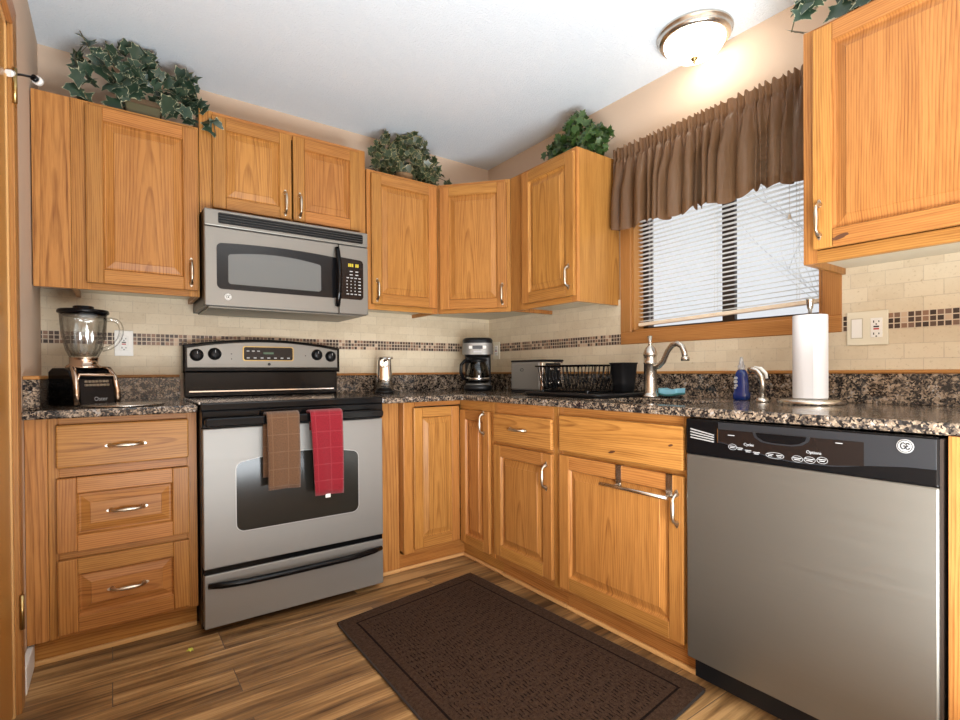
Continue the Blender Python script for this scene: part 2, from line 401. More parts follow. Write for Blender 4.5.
def towel_mat(name, col, line):
    m, nt, b = new_mat(name); g = NT(nt); uv, u, v = g.uv()
    n = g.noise(uv, 210, 4, .8); n2 = g.noise(uv, 40, 3)
    def ln(a, p, off):
        fr = g.math('FRACT', g.math('DIVIDE', g.math('ADD', a, off), p)); return g.math('LESS_THAN', g.math('ABSOLUTE', g.math('SUBTRACT', fr, .5)), .0016/p)
    e = g.math('MAXIMUM', ln(u, .062, .012), ln(v, .07, .03))
    c = g.mix(g.math('MULTIPLY', g.math('SUBTRACT', n, .3), 2.2, clamp=True), tuple(x*.5 for x in col), tuple(min(1, x*1.35) for x in col))
    c = g.mix(g.math('MULTIPLY', n2, .35), c, tuple(x*.5 for x in col))
    c = g.mix(g.math('MULTIPLY', e, .2), c, line)
    g.L(c, b.inputs['Base Color']); b.inputs['Roughness'].default_value = .95; b.inputs['Sheen Weight'].default_value = .3
    g.L(g.bump(g.math('SUBTRACT', n, g.math('MULTIPLY', e, .5)), .7, .003), b.inputs['Normal']); return m
M['towel_brown'] = towel_mat('brown_terry', (.165, .080, .036), (.33, .20, .11))
M['towel_red'] = towel_mat('red_terry', (.29, .004, .016), (.52, .07, .09))

def rug_mat():
    m, nt, b = new_mat('brown_rug'); g = NT(nt); uv, u, v = g.uv()
    # u across 0..0.8, v along
    n = g.noise(uv, 75, 4, .75)
    cu, cv = .036, .0135
    row = g.math('FLOOR', g.math('DIVIDE', u, cv))
    wn = g.n('ShaderNodeTexWhiteNoise', noise_dimensions='1D'); g.L(row, wn.inputs['W'])
    uu = g.math('ADD', g.math('DIVIDE', v, cu), g.math('MULTIPLY', wn.outputs['Value'], .9))
    fu = g.math('FRACT', uu); fv = g.math('FRACT', g.math('ADD', g.math('DIVIDE', u, cv), g.math('MULTIPLY', n, .9)))
    wn2 = g.n('ShaderNodeTexWhiteNoise', noise_dimensions='2D'); g.L(g.comb(g.math('FLOOR', uu), row), wn2.inputs['Vector'])
    dash = g.math('MULTIPLY', g.math('LESS_THAN', g.math('ABSOLUTE', g.math('SUBTRACT', fv, .5)), .17), g.math('LESS_THAN', fu, g.math('ADD', g.math('MULTIPLY', wn2.outputs['Value'], .65), .05)))
    def rng(a, lo, hi): return g.math('MULTIPLY', g.math('GREATER_THAN', a, lo), g.math('LESS_THAN', a, hi))
    inner = g.math('MULTIPLY', rng(u, .085, .67), rng(v, .085, 1.155))
    ringo = g.math('SUBTRACT', g.math('MULTIPLY', rng(u, .058, .697), rng(v, .058, 1.182)), g.math('MULTIPLY', rng(u, .066, .689), rng(v, .066, 1.174)))
    d = g.math('MAXIMUM', g.math('MULTIPLY', dash, inner), ringo)
    n2 = g.noise(uv, 420, 2, .7)
    c = g.mix(g.math('MULTIPLY', g.math('SUBTRACT', g.math('ADD', g.math('MULTIPLY', n2, .5), g.math('MULTIPLY', n, .5)), .34), 3.2, clamp=True), (.014, .0075, .0045), (.088, .050, .031))
    c = g.mix(g.math('MULTIPLY', d, .9), c, (.006, .0035, .003))
    g.L(c, b.inputs['Base Color']); b.inputs['Roughness'].default_value = 1; b.inputs['Specular IOR Level'].default_value = .1
    g.L(g.bump(g.math('SUBTRACT', n, g.math('MULTIPLY', d, 1.2)), .9, .005), b.inputs['Normal']); return m
M['rug'] = rug_mat()
M['rug_bind'] = pbr('rug_binding', (.03, .021, .016), .9)

def ivy(name, c_in, c_out, edge, amt):
    m, nt, b = new_mat(name); g = NT(nt); uv, u, v = g.uv(); co, x, y, z = g.obj()
    n = g.noise(co, 28, 3); n2 = g.noise(co, 110, 2)
    c = g.mix(n, c_in, c_out)
    e = g.math('GREATER_THAN', g.math('ADD', u, g.math('MULTIPLY', g.math('SUBTRACT', n2, .5), .5)), amt)
    c = g.mix(e, c, edge)
    g.L(c, b.inputs['Base Color']); b.inputs['Roughness'].default_value = .38
    return m
M['ivy_var'] = ivy('variegated_ivy', (.012, .032, .018), (.048, .082, .050), (.40, .40, .26), .95)
M['ivy_mid'] = ivy('speckled_ivy', (.014, .034, .014), (.06, .075, .035), (.30, .27, .13), .90)
M['ivy_green'] = ivy('green_ivy', (.012, .040, .010), (.06, .115, .026), (.16, .20, .05), .99)

# ------------------------------------------------------------------ room shell
Lx, Hc, Yb = -2.418, 2.453, -5.0
def struct(name, mb, mat, label, cat, parent=None):
    o = mb.build(name, mat, parent)
    if not parent: tag(o, label, cat, None, 'structure')
    return o
struct('floor', MB().box(Lx-.12, .12, Yb-.1, .12, -.08, 0, 'x'), M['floor'], 'brown wood-look plank floor of the kitchen', 'floor')
struct('ceiling', MB().box(Lx-.12, .12, Yb-.1, .12, Hc, Hc+.08, 'x'), M['ceiling'], 'white popcorn-textured ceiling over the kitchen', 'ceiling')
struct('wall_back', MB().box(Lx-.12, .12, 0, .12, 0, Hc), M['wall'], 'beige wall behind the stove', 'wall')
struct('wall_rear', MB().box(Lx-.12, .12, Yb-.1, Yb, 0, Hc), M['wall'], 'beige wall opposite the stove, out of view', 'wall')
wy0, wy1, wz0, wz1 = -2.10, -1.232, 1.225, 2.075       # window opening
w = MB()
w.box(0, .12, wy1, 0, 0, Hc); w.box(0, .12, Yb, wy0, 0, Hc); w.box(0, .12, wy0, wy1, 0, wz0); w.box(0, .12, wy0, wy1, wz1, Hc)
struct('wall_right', w, M['wall'], 'beige wall with the window above the sink counter', 'wall')
dy0, dy1, dz1 = -1.60, -.832, 2.085                       # left door opening
w = MB(); w.box(Lx-.12, Lx, dy1, 0, 0, Hc); w.box(Lx-.12, Lx, Yb, dy0, 0, Hc); w.box(Lx-.12, Lx, dy0, dy1, dz1, Hc)
struct('wall_left', w, M['wall'], 'beige wall at the left edge with the wooden door', 'wall')

# backsplash
tb = .012
struct('trim_1', MB().box(Lx, -.001, -tb, 0, 1.0, 1.40, 'x'), M['tile_back'], 'travertine tile backsplash behind stove and corner', 'backsplash')
w = MB(); w.box(-tb, 0, -1.168, -tb, 1.0, 1.40, 'y'); w.box(-tb, 0, -2.166, -1.168, 1.0, 1.163, 'y'); w.box(-tb, 0, -3.3, -2.166, 1.0, 1.40, 'y')
struct('trim_2', w, M['tile_right'], 'travertine tile backsplash under the window and beside it', 'backsplash')
struct('trim_3', MB().box(Lx, -tb, -tb-.0015, -tb, 1.1635, 1.2195, 'x'), M['mosaic_back'], 'brown mosaic tile band on the wall behind the stove', 'tile band')
w = MB(); w.box(-tb-.0015, -tb, -1.166, -tb, 1.1635, 1.2195, 'y'); w.box(-tb-.0015, -tb, -3.3, -2.168, 1.1635, 1.2195, 'y')
struct('trim_4', w, M['mosaic_right'], 'brown mosaic tile band on the window wall', 'tile band')
w = MB(); w.box(Lx+.045, -1.905, -.026, -tb, 1.011, 1.024, 'x', .003); w.box(-1.122, -.012, -.026, -tb, 1.011, 1.024, 'x', .003)
struct('trim_5', w, M['oak_trim'], 'thin oak strip above the granite splash behind the stove', 'trim')
struct('trim_6', MB().box(-.026, -tb, -3.3, -.026, 1.011, 1.024, 'y', .003), M['oak_trim'], 'thin oak strip above the granite splash under the window', 'trim')
struct('trim_7', MB().box(Lx, Lx+.045, -.60, 0, 1.011, 1.024, 'y', .003), M['oak_trim'], 'short oak strip above the granite splash on the left wall', 'trim')
struct('baseboard_left', MB().box(Lx, Lx+.016, -.732, -.525, 0, .09, 'y', .004), M['white_paint'], 'short white baseboard between drawer cabinet and door casing', 'baseboard')

# left door
door = empty('door_1', (Lx, 0, 0), 'wooden door with oak casing at the left edge', 'door'); door['kind'] = 'structure'
cz = .058
w = MB(); w.prism([(dy1-.005, 0), (dy1+cz+.01, 0), (dy1+cz+.01, dz1+cz+.01), (dy1-.005, dz1-.005)], 0, .016, 'x', .003, 'z').build('casing', M['oak_trim'], door)
w = MB(); w.prism([(dy1-.005, dz1-.005), (dy1+cz+.01, dz1+cz+.01), (dy0-cz, dz1+cz+.01), (dy0+.005, dz1-.005)], 0, .016, 'x', .003, 'y').build('casing', M['oak_trim'], door)
w = MB(); w.prism([(dy0+.005, dz1-.005), (dy0-cz, dz1+cz+.01), (dy0-cz, 0), (dy0+.005, 0)], 0, .016, 'x', .003, 'z').build('casing', M['oak_trim'], door)
w = MB(); w.box(-.12, .002, dy1-.018, dy1-.002, 0, dz1); w.box(-.12, .002, dy0+.002, dy0+.018, 0, dz1); w.box(-.12, .002, dy0, dy1, dz1-.016, dz1, 'y'); w.build('jamb', M['pine'], door)
MB().box(-.036, -.002, dy0+.02, dy1-.020, .012, dz1-.02, 'z', .002, off=(1.3, .9)).build('slab', M['oak_dark'], door)
for hz in (1.895, .31):
    h = MB(); h.box(.014, .0185, dy1-.004, dy1+.035, hz-.05, hz+.05, 'z', .001); h.tube([(.019, dy1-.008, hz-.052), (.019, dy1-.008, hz+.052)], .006, 8); h.build('hinge', M['brass'], door)
k = MB(); k.tube([(.009, dy1-.012, 1.925), (.03, dy1+.02, 1.945), (.055, dy1+.055, 1.962)], .0035, 8); k.tube([(.055, dy1+.055, 1.962), (.062, dy1+.065, 1.961)], .010, 10); k.build('door_stop', M['black_plastic'], door)
k = MB(); k.tube([(.061, dy1+.064, 1.961), (.069, dy1+.075, 1.960)], .014, 12); k.tube([(.006, dy1-.022, 1.922), (.014, dy1-.008, 1.930)], .010, 10); k.build('bumper', M['white_plastic'], door)

# window
win = empty('window_1', (0, 0, 0), 'dark framed sliding window above the sink with oak casing', 'window'); win['kind'] = 'structure'
cw = .066; x0, x1 = -.016, 0
w = MB(); w.box(x0, x1, wy1, wy1+cw, wz0, wz1+.0, 'z', .003); w.build('casing', M['oak_trim'], win)
w = MB(); w.box(x0, x1, wy0-cw, wy0, wz0, wz1, 'z', .003); w.build('casing', M['oak_trim'], win)
w = MB(); w.box(x0, x1, wy0-cw, wy1+cw, wz1, wz1+cw, 'y', .003); w.build('casing', M['oak_trim'], win)
w = MB(); w.box(x0, x1, wy0-cw, wy1+cw, wz0-.062, wz0, 'y', .003); w.build('casing', M['oak_trim'], win)
w = MB(); w.box(-.004, .12, wy0, wy0+.012, wz0, wz1, 'z'); w.box(-.004, .12, wy1-.012, wy1, wz0, wz1, 'z'); w.box(-.004, .12, wy0, wy1, wz0, wz0+.012, 'y'); w.box(-.004, .12, wy0, wy1, wz1-.012, wz1, 'y'); w.build('jamb', M['oak_trim'], win)
a0, a1, b0, b1 = wy0+.012, wy1-.012, wz0+.012, wz1-.012
w = MB(); fx0, fx1 = .072, .118
w.box(fx0, fx1, a0, a0+.02, b0, b1); w.box(fx0, fx1, a1-.03, a1, b0, b1); w.box(fx0, fx1, a0, a1, b0, b0+.014); w.box(fx0, fx1, a0, a1, b1-.03, b1)
w.build('sash_frame', M['bronze'], win)
my = -1.700
w = MB(); w.box(.078, .10, my-.022, my+.034, b0+.014, b1-.03); w.build('meeting_stile', M['bronze'], win)
w = MB(); w.box(.092, .095, a0+.02, my, b0+.014, b1-.03); w.build('pane', M['pane'], win)
w = MB(); w.box(.086, .089, my, a1-.03, b0+.014, b1-.03); w.build('pane', M['pane'], win)
# outside
struct('snow_ground', MB().box(.6, 16, -12, 9, -1.2, -1.0), M['snow'], 'snow-covered ground outside the window', 'ground')
def tree(loc, seed, label, lean):
    rnd = random.Random(seed); mb = MB()
    def branch(p, d, ln, r, lvl):
        pts = [p]; q = Vector(p); dd = Vector(d)
        for i in range(5):
            dd = (dd+Vector((rnd.uniform(-.16, .16), rnd.uniform(-.16, .16), rnd.uniform(-.05, .12)))).normalized(); q = q+dd*ln/5; pts.append(q.copy())
        mb.tube(pts, [r*(1-.13*i) for i in range(6)], 6)
        if lvl:
            for i in (2, 3, 4, 5):
                for _ in range(2):
                    nd = (dd+Vector((rnd.uniform(-1, 1), rnd.uniform(-1, 1), rnd.uniform(-.2, .6)))).normalized()
                    branch(pts[i], nd, ln*.55, r*.45, lvl-1)
    branch((0, 0, 0), (lean, lean, 1), 3.2, .030, 2)
    o = mb.build('bare_tree', M['bark'], None, loc); return tag(o, label, 'tree', None)
tree((5.4, -1.15, -1.0), 3, 'pale bare tree seen through the left half of the blind', .02)
tree((4.6, -2.75, -1.0), 11, 'pale bare tree seen through the right half of the blind', -.06)

# ------------------------------------------------------------------ cabinet builders (local frame: x to the right, front faces -y, z up)
def pull_mb(L=.098, vertical=True, proj=.026):
    pr = [(-.5, .0, .0070), (-.47, .35, .0058), (-.42, .72, .0036), (-.36, .92, .0040), (-.30, 1.0, .0034), (-.22, 1.0, .0050), (0, 1.0, .0056), (.22, 1.0, .0050), (.30, 1.0, .0034), (.36, .92, .0040), (.42, .72, .0036), (.47, .35, .0058), (.5, .0, .0070)]
    mb = MB(); pts = []
    for t, o, r in pr:
        a = t*L; pts.append((0, -o*proj, a) if vertical else (a, -o*proj, 0))
    mb.tube(pts, [p[2]*1.3 for p in pr], 10)
    for s in (-1, 1):
        a = s*L*.5
        mb.prism(disc(0, a, .008, 12, 1.3) if vertical else disc(a, 0, .0075, 12, 1.0), -.003, 0, 'y', .001)
        b = s*L*.575
        mb.prism(disc(0, b, .0055, 10, 1.5) if vertical else [(b+.0085*math.cos(q), .0055*math.sin(q)) for q in [2*PI*k/10 for k in range(10)]], -.003, 0, 'y', .001)
    return mb
_pull = {}
def pull(parent, x, y, z, vertical=True):
    if vertical not in _pull:
        o = pull_mb(vertical=vertical).build('handle', M['pull'], parent); _pull[vertical] = o; o['label'] = 'pewter handle'
    else:
        o = _pull[vertical].copy(); COL.objects.link(o); o.parent = parent
    o.location = (x, y, z); return o
def panel_mb(x0, x1, z0, z1, t=.02, sw=.056, grain='z', rail=None, slab=False, yf=None):
    """raised-panel front; back at y=0, face at y=-t"""
    mb = MB(); rl = rail or sw; y = -t
    if slab:
        mb.box(x0, x1, y, 0, z0, z1, 'x', .005, 2, off=(random.uniform(1, 3), random.uniform(-.06, .06)-(z0+z1)/2)); return mb
    mb.box(x0, x0+sw, y, 0, z0, z1, 'z', .0035, 2); mb.box(x1-sw, x1, y, 0, z0, z1, 'z', .0035, 2)
    mb.box(x0+sw, x1-sw, y, 0, z0, z0+rl, 'x', .0018); mb.box(x0+sw, x1-sw, y, 0, z1-rl, z1, 'x', .0018)
    a0, a1, b0, b1 = x0+sw, x1-sw, z0+rl, z1-rl
    rings = [(-.001, y+.0005), (.003, y+.010), (.006, y+.0135), (.0105, y+.0135), (.036, y+.0045), (.0375, y+.0018), (.0385, y+.0018)]
    mb.pr = random.random(); cx, czz = (a0+a1)/2, (b0+b1)/2; off = (random.uniform(1.2, 3), random.uniform(-.04, .04))
    def uvf(px, pz): return (off[0]+(pz if grain == 'z' else px), off[1]+(px-cx if grain == 'z' else pz-czz))
    for i in range(len(rings)-1):
        (d0, e0), (d1, e1) = rings[i], rings[i+1]
        o4 = [(a0+d0, b0+d0), (a1-d0, b0+d0), (a1-d0, b1-d0), (a0+d0, b1-d0)]; i4 = [(a0+d1, b0+d1), (a1-d1, b0+d1), (a1-d1, b1-d1), (a0+d1, b1-d1)]
        for k in range(4):
            p = [(*o4[k], e0), (*o4[(k+1) % 4], e0), (*i4[(k+1) % 4], e1), (*i4[k], e1)]
            mb.quad([(q[0], q[2], q[1]) for q in p], [uvf(q[0], q[1]) for q in p])
    d, e = rings[-1]; p = [(a0+d, b0+d), (a1-d, b0+d), (a1-d, b1-d), (a0+d, b1-d)]
    mb.quad([(q[0], e, q[1]) for q in p], [uvf(*q) for q in p])
    return mb
def place(o, y): o.location.y = y; return o
def frame_mb(x0, x1, z0, z1, stl=.04, str_=.04, rt=.04, rb=.04, mids=(), t=.019):
    mb = MB()
    mb.box(x0, x0+stl, 0, t, z0, z1, 'z', .001); mb.box(x1-str_, x1, 0, t, z0, z1, 'z', .001)
    mb.box(x0+stl, x1-str_, 0, t, z1-rt, z1, 'x', .001); mb.box(x0+stl, x1-str_, 0, t, z0, z0+rb, 'x', .001)
    for (a, b) in mids: mb.box(x0+stl, x1-str_, 0, t, a, b, 'x', .001)
    return mb
def carcass_mb(x0, x1, z0, z1, depth, t=.016):
    mb = MB(); y0 = .019
    mb.box(x0, x0+t, y0, depth, z0, z1, 'z'); mb.box(x1-t, x1, y0, depth, z0, z1, 'z')
    mb.box(x0+t, x1-t, depth-.006, depth, z0, z1, 'z'); mb.box(x0+t, x1-t, y0, depth-.006, *((z0, z0+t) if z0 < .5 else (z1-t, z1)), 'x')
    return mb
RR = -PI/2
UB, UT = 1.3705, 2.128
def wall_cab(loc, rotz, wdt, z0, z1, depth, label, doors, fr=None, fill=None):
    """doors: (x0,x1,z0,z1,handle_x,handle_z)"""
    c = empty('wall_cabinet', loc, label, 'cabinet', rotz)
    frame_mb(0, wdt, z0, z1, **(fr or {})).build('face_frame', M['oak'], c)
    carcass_mb(0, wdt, z0+.0, z1, depth).build('body', M['oak'], c)
    MB().box(.016, wdt-.016, .019, depth-.006, z0+.022, z0+.030, 'x').build('bottom_panel', M['cab_in'], c)
    if fill: MB().box(fill, -.001, .002, .021, z0, z1, 'z', .001, off=(.6, -fill*.45)).build('filler_board', M['oak_bold'], c)
    for (x0, x1, a, b, hx, hz) in doors:
        d = panel_mb(x0, x1, a, b).build('door', M['oak'], c)
        d.location.y = -.001
        pull(d, hx, -.020, hz)
    return c
# upper cabinets along the back wall
wall_cab((-2.296, -.306, 0), 0, .447, UB, UT, .304, 'oak wall cabinet at the far left above the blender', [(.046, .440, 1.397, 2.110, .412, 1.475)], dict(stl=.06), fill=-.118)
wall_cab((-1.846, -.306, 0), 0, .788, 1.752, 2.218, .304, 'two-door oak wall cabinet directly above the microwave', [(.050, .397, 1.778, 2.195, .366, 1.856), (.405, .752, 1.778, 2.195, .436, 1.856)], dict(stl=.054))
wall_cab((-1.050, -.306, 0), 0, .442, UB, UT, .304, 'narrow oak wall cabinet right of the microwave', [(.020, .430, 1.400, 2.108, .048, 1.475)])
# diagonal corner cabinet
pa, pb = Vector((-.607, -.306, 0)), Vector((-.320, -.636, 0)); wd = (pb-pa).length
c = empty('corner_wall_cabinet', pa, 'diagonal oak corner wall cabinet above the coffee maker', 'cabinet', math.atan2(pb.y-pa.y, pb.x-pa.x))
frame_mb(0, wd, UB, UT, .03, .03).build('face_frame', M['oak'], c)
inv = c.matrix_basis.inverted() if False else (Matrix.Translation(pa) @ Matrix.Rotation(math.atan2(pb.y-pa.y, pb.x-pa.x), 4, 'Z')).inverted()
def loc2(x, y): q = inv @ Vector((x, y, 0)); return (q.x, q.y)
ol = [loc2(-.605, -.290), loc2(-.306, -.634), loc2(-.003, -.634), loc2(-.003, -.003), loc2(-.605, -.003)]
MB().prism(ol, UT-.016, UT, 'z').build('top_panel', M['oak'], c)
MB().prism(ol, UB+.022, UB+.03, 'z').build('bottom_panel', M['cab_in'], c)
d = panel_mb(.020, wd-.020, 1.392, 2.108).build('door', M['oak'], c); d.location.y = -.001
pull(d, wd-.046, -.020, 1.470)
# upper cabinets on the right wall
wall_cab((-.320, -.638, 0), RR, .5136, UB, UT, .318, 'oak wall cabinet left of the window with its side panel showing', [(.118, .506, 1.398, 2.108, .474, 1.495)], dict(stl=.10))
wall_cab((-.320, -2.162, 0), RR, .95, UB, UT, .318, 'large oak wall cabinet right of the window above the outlets', [(.034, .928, 1.412, 2.112, .054, 1.503)])

def knot(parent, x, z, y, rx, rz):
    MB().prism([(x+rx*math.cos(2*PI*k/16)*(1+.15*math.sin(3*k)), z+rz*math.sin(2*PI*k/16)+.25*rx*math.cos(2*PI*k/16)) for k in range(16)], y-.0004, y, 'y').build('knot', M['knot'], parent)
big = [o for o in bpy.data.objects if o.name.startswith('door') and o.parent and o.parent.name.startswith('wall_cabinet')][-1]
knot(big, .112, 1.438, -.0201, .022, .0075)
# base cabinets
ZF, ZC = .097, .876
def toe(c, x0, x1, y, name='toe_kick'):
    MB().box(x0, x1, y, y+.016, .0, ZF+.02, 'x').build(name, M['oak'], c)
    MB().box(x0, x1, y-.014, y, .0, .018, 'x', .005, 2).build('shoe_molding', M['pine'], c)
# drawer cabinet left of stove
c = empty('base_cabinet', (-2.398, -.578, 0), 'oak base cabinet with three drawers left of the stove', 'cabinet')
frame_mb(.042, .498, ZF, ZC, .03, .035, .03, .012, [(.663, .70), (.373, .405)]).build('face_frame', M['oak'], c)
MB().box(-.019, .041, .001, .02, ZF, ZC, 'z', .001, off=(.9, .03)).build('filler_board', M['oak_bold'], c)
carcass_mb(.02, .498, ZF, ZC, .57).build('body', M['oak'], c)
toe(c, -.018, .498, .055)
dr = panel_mb(.065, .468, .698, .850, slab=True).build('drawer', M['oak'], c); dr.location.y = -.001; pull(dr, .266, -.020, .768, False)
for a, b in ((.400, .662), (.112, .374)):
    dr = panel_mb(.065, .468, a, b, grain='x').build('drawer', M['oak'], c); dr.location.y = -.001; pull(dr, .268, -.020+.002, (a+b)/2, False)
# filler right of the stove
o = MB().box(-1.126, -.9825, -.527, -.509, .0, ZC-.001, 'z', .001, off=(1.0, 1.075)).build('filler_panel', M['oak_bold']); MB().box(-1.126, -.984, -.541, -.5275, .0, .018, 'x', .004).build('shoe_molding', M['pine'], o)
tag(bpy.data.objects['filler_panel'], 'tall plain oak panel between the stove and the corner cabinet', 'panel')
# corner (two leaf) base cabinet
c = empty('corner_base_cabinet', (-.980, -.577, 0), 'oak corner base cabinet with two doors meeting in the corner', 'cabinet')
MB().box(.0, .065, 0, .019, ZF, ZC, 'z', .004, 2).box(.065, .345, 0, .019, .85, ZC, 'x').box(.058, .345, 0, .019, ZF, .124, 'x').build('face_frame', M['oak'], c)
MB().box(.347, .366, -.308, -.266, ZF, ZC, 'z').box(.347, .366, -.266, 0, .80, ZC, 'y').box(.347, .366, -.266, 0, ZF, .116, 'y').build('face_frame', M['oak'], c)
MB().box(0, .016, .019, .55, ZF, ZC).box(.365, .955, -.308, -.292, ZF, ZC).box(0, .955, .019, .55, ZF, ZF+.012, 'x').box(.367, .955, -.308, .03, ZF, ZF+.012, 'x').build('body', M['oak'], c)
MB().box(-.005, .408, .053, .069, 0, ZF+.02, 'x').box(.401, .417, -.308, .053, 0, ZF+.02, 'y').build('toe_kick', M['oak'], c)
MB().box(-.005, .400, .039, .053, 0, .018, 'x', .005).box(.387, .401, -.308, .053, 0, .018, 'y', .005).build('shoe_molding', M['pine'], c)
d = panel_mb(.050, .327, .121, .845, sw=.05).build('door', M['oak'], c); d.location.y = -.001
d = panel_mb(0, .256, .112, .825, sw=.05).build('door', M['oak'], c); d.location = (.346, -.025, 0); d.rotation_euler = (0, 0, RR); pull(d, .218, -.020, .765)
# drawer + door cabinet
c = empty('base_cabinet', (-.633, -.887, 0), 'oak base cabinet with one drawer over one door beside the corner', 'cabinet', RR)
frame_mb(0, .448, ZF, ZC, .02, .03, .065, .045, [(.66, .70)]).build('face_frame', M['oak'], c); carcass_mb(0, .448, ZF, ZC, .62).build('body', M['oak'], c)
toe(c, 0, .448, .052)
dr = panel_mb(.012, .421, .686, .822, slab=True).build('drawer', M['oak'], c); dr.location.y = -.001; pull(dr, .20, -.020, .757, False)
d = panel_mb(.012, .421, .128, .670).build('door', M['oak'], c); d.location.y = -.001; pull(d, .392, -.020, .572)
# sink cabinet
c = empty('sink_cabinet', (-.633, -1.337, 0), 'wide oak sink cabinet with a plain front panel over one large door', 'cabinet', RR)
frame_mb(0, .606, ZF, ZC, .025, .02, .05, .03, [(.66, .70)]).build('face_frame', M['oak'], c); carcass_mb(0, .606, ZF, ZC, .62).build('body', M['oak'], c)
toe(c, 0, .606, .052)
dr = panel_mb(.018, .596, .694, .842, slab=True).build('false_front', M['oak'], c); dr.location.y = -.001; knot(dr, .30, .722, -.0201, .016, .005); knot(dr, .55, .775, -.0201, .009, .004)
d = panel_mb(.018, .596, .118, .676).build('door', M['oak'], c); d.location.y = -.001; pull(d, .573, -.020, .566)
# towel bar hooked over the sink door
c = empty('towel_bar', (-.654, -1.337, 0), 'steel over-door towel bar hooked on the sink cabinet door', 'towel bar', RR)
for hx in (.332, .545): MB().box(hx-.012, hx+.012, -.003, -.0005, .600, .6785, 'z').box(hx-.012, hx+.012, -.003, .018, .6765, .6785).build('hook_strap', M['nickel'], c)
k = MB(); k.tube([(.272, -.036, .604), (.560, -.036, .604)], .0068, 10); k.tube([(.332, -.001, .606), (.332, -.036, .604)], .005, 8); k.tube([(.545, -.001, .606), (.545, -.036, .604)], .005, 8); k.build('bar', M['nickel'], c)
# end panel right of the dishwasher
tag(MB().box(-.662, -.03, -2.75, -2.592, 0, ZC, 'z', .001).build('end_panel', M['oak']), 'oak end panel at the right edge beside the dishwasher', 'panel')

# ------------------------------------------------------------------ granite worktops
def worktop_mb(xs, ys, holes, z0=ZC, z1=.906, skip=()):
    b2 = bmesh.new(); V = {}
    def vt(i, j):
        if (i, j) not in V: V[(i, j)] = b2.verts.new((xs[i], ys[j], z1))
        return V[(i, j)]
    for i in range(len(xs)-1):
        for j in range(len(ys)-1):
            if (i, j) in holes: continue
            b2.faces.new((vt(i, j), vt(i+1, j), vt(i+1, j+1), vt(i, j+1)))
    r = bmesh.ops.extrude_face_region(b2, geom=b2.faces[:])
    for v in [g for g in r['geom'] if isinstance(g, bmesh.types.BMVert)]: v.co.z = z0
    bmesh.ops.recalc_face_normals(b2, faces=b2.faces[:])
    ed = [e for e in b2.edges if len(e.link_faces) == 2 and e.calc_face_angle() > .5]
    bmesh.ops.bevel(b2, geom=ed, offset=.006, segments=2, affect='EDGES', profile=.5)
    mb = MB(); mb.merge(b2, 'x'); return mb
c = empty('worktop', (0, 0, ZC), 'granite worktop left of the stove under the blender', 'worktop')
def wt(mb, name, parent):
    for v in mb.bm.verts: v.co.z -= ZC
    return mb.build(name, M['granite'], parent)
wt(worktop_mb([Lx+.001, -1.903], [-.642, -.001], ()), 'slab', c)
wt(MB().box(Lx+.045, -1.903, -.022, -.0125, .9065, 1.011, 'x', .001), 'splash', c)
wt(MB().box(Lx+.001, Lx+.045, -.60, -.0125, .9065, 1.011, 'x', .001), 'splash', c)
c = empty('worktop', (0, 0, ZC), 'L-shaped granite worktop running from the stove round under the window', 'worktop')
xs = [-1.124, -.659, -.57, -.27, -.001]; ys = [-3.2, -1.88, -1.42, -.642, -.001]
wt(worktop_mb(xs, ys, {(0, 0), (0, 1), (0, 2), (2, 1)}), 'slab', c)
wt(MB().box(-1.124, -.022, -.022, -.0125, .9065, 1.011, 'x', .001), 'splash', c)
wt(MB().box(-.022, -.0125, -3.2, -.022, .9065, 1.011, 'y', .001), 'splash', c)
# sink
b2 = bmesh.new()
mb = MB(); sx0, sx1, sy0, sy1 = -.575, -.265, -1.885, -1.415
for (a, b, cc, d, e, f) in ((sx0, sx1, sy0, sy1, .70, .704), (sx0, sx0+.003, sy0, sy1, .70, .875), (sx1-.003, sx1, sy0, sy1, .70, .875), (sx0, sx1, sy0, sy0+.003, .70, .875), (sx0, sx1, sy1-.003, sy1, .70, .875)): mb.box(a, b, cc, d, e-ZC, f-ZC)
mb.build('sink_basin', M['steel'], c)['label'] = 'steel sink basin'

# ------------------------------------------------------------------ stove (local frame, origin front-left on floor)
SX, SY, SW = -1.893, -.660, .757
c = empty('stove', (SX, SY, 0), 'stainless and black electric stove between the base cabinets', 'stove')
MB().box(0, SW, .03, .640, .02, .880, 'x').build('body', M['black_plastic'], c)
k = MB(); k.box(-.004, SW+.004, -.006, .600, .880, .913, 'x', .006, 3); k.build('cooktop', M['black_gloss'], c)
MB().box(-.006, -.0005, .02, .58, .9075, .9155, 'y', .001).build('side_trim', M['chrome'], c)
for (bx, by, br) in ((.19, .17, .105), (.57, .17, .085), (.19, .43, .08), (.57, .43, .10)):
    mb = MB(); n = 40
    for k in range(n):
        a, b = 2*PI*k/n, 2*PI*(k+1)/n
        mb.quad([(bx+(br-.002)*math.cos(a), by+(br-.002)*math.sin(a), .9134), (bx+br*math.cos(a), by+br*math.sin(a), .9134), (bx+br*math.cos(b), by+br*math.sin(b), .9134), (bx+(br-.002)*math.cos(b), by+(br-.002)*math.sin(b), .9134)])
    mb.build('burner_mark', M['gunmetal'], c)
MB().box(0, SW, -.012, .03, .814, .880, 'x', .003).build('vent_trim', M['black_gloss'], c)
d = MB().box(.002, SW-.002, -.012, .028, .262, .812, 'x', .004, 2).build('oven_door', M['steel'], c)
wx0, wx1, wz_0, wz_1 = .120, .632, .393, .672
ol = [p for p in rrect(wx0, wx1, wz_0, wz_1, .03)]
def arch(ol, x0, x1, zt, h): return [(x, z+(h*(1-((x-(x0+x1)/2)/((x1-x0)/2))**2) if z > zt else 0)) for x, z in ol]
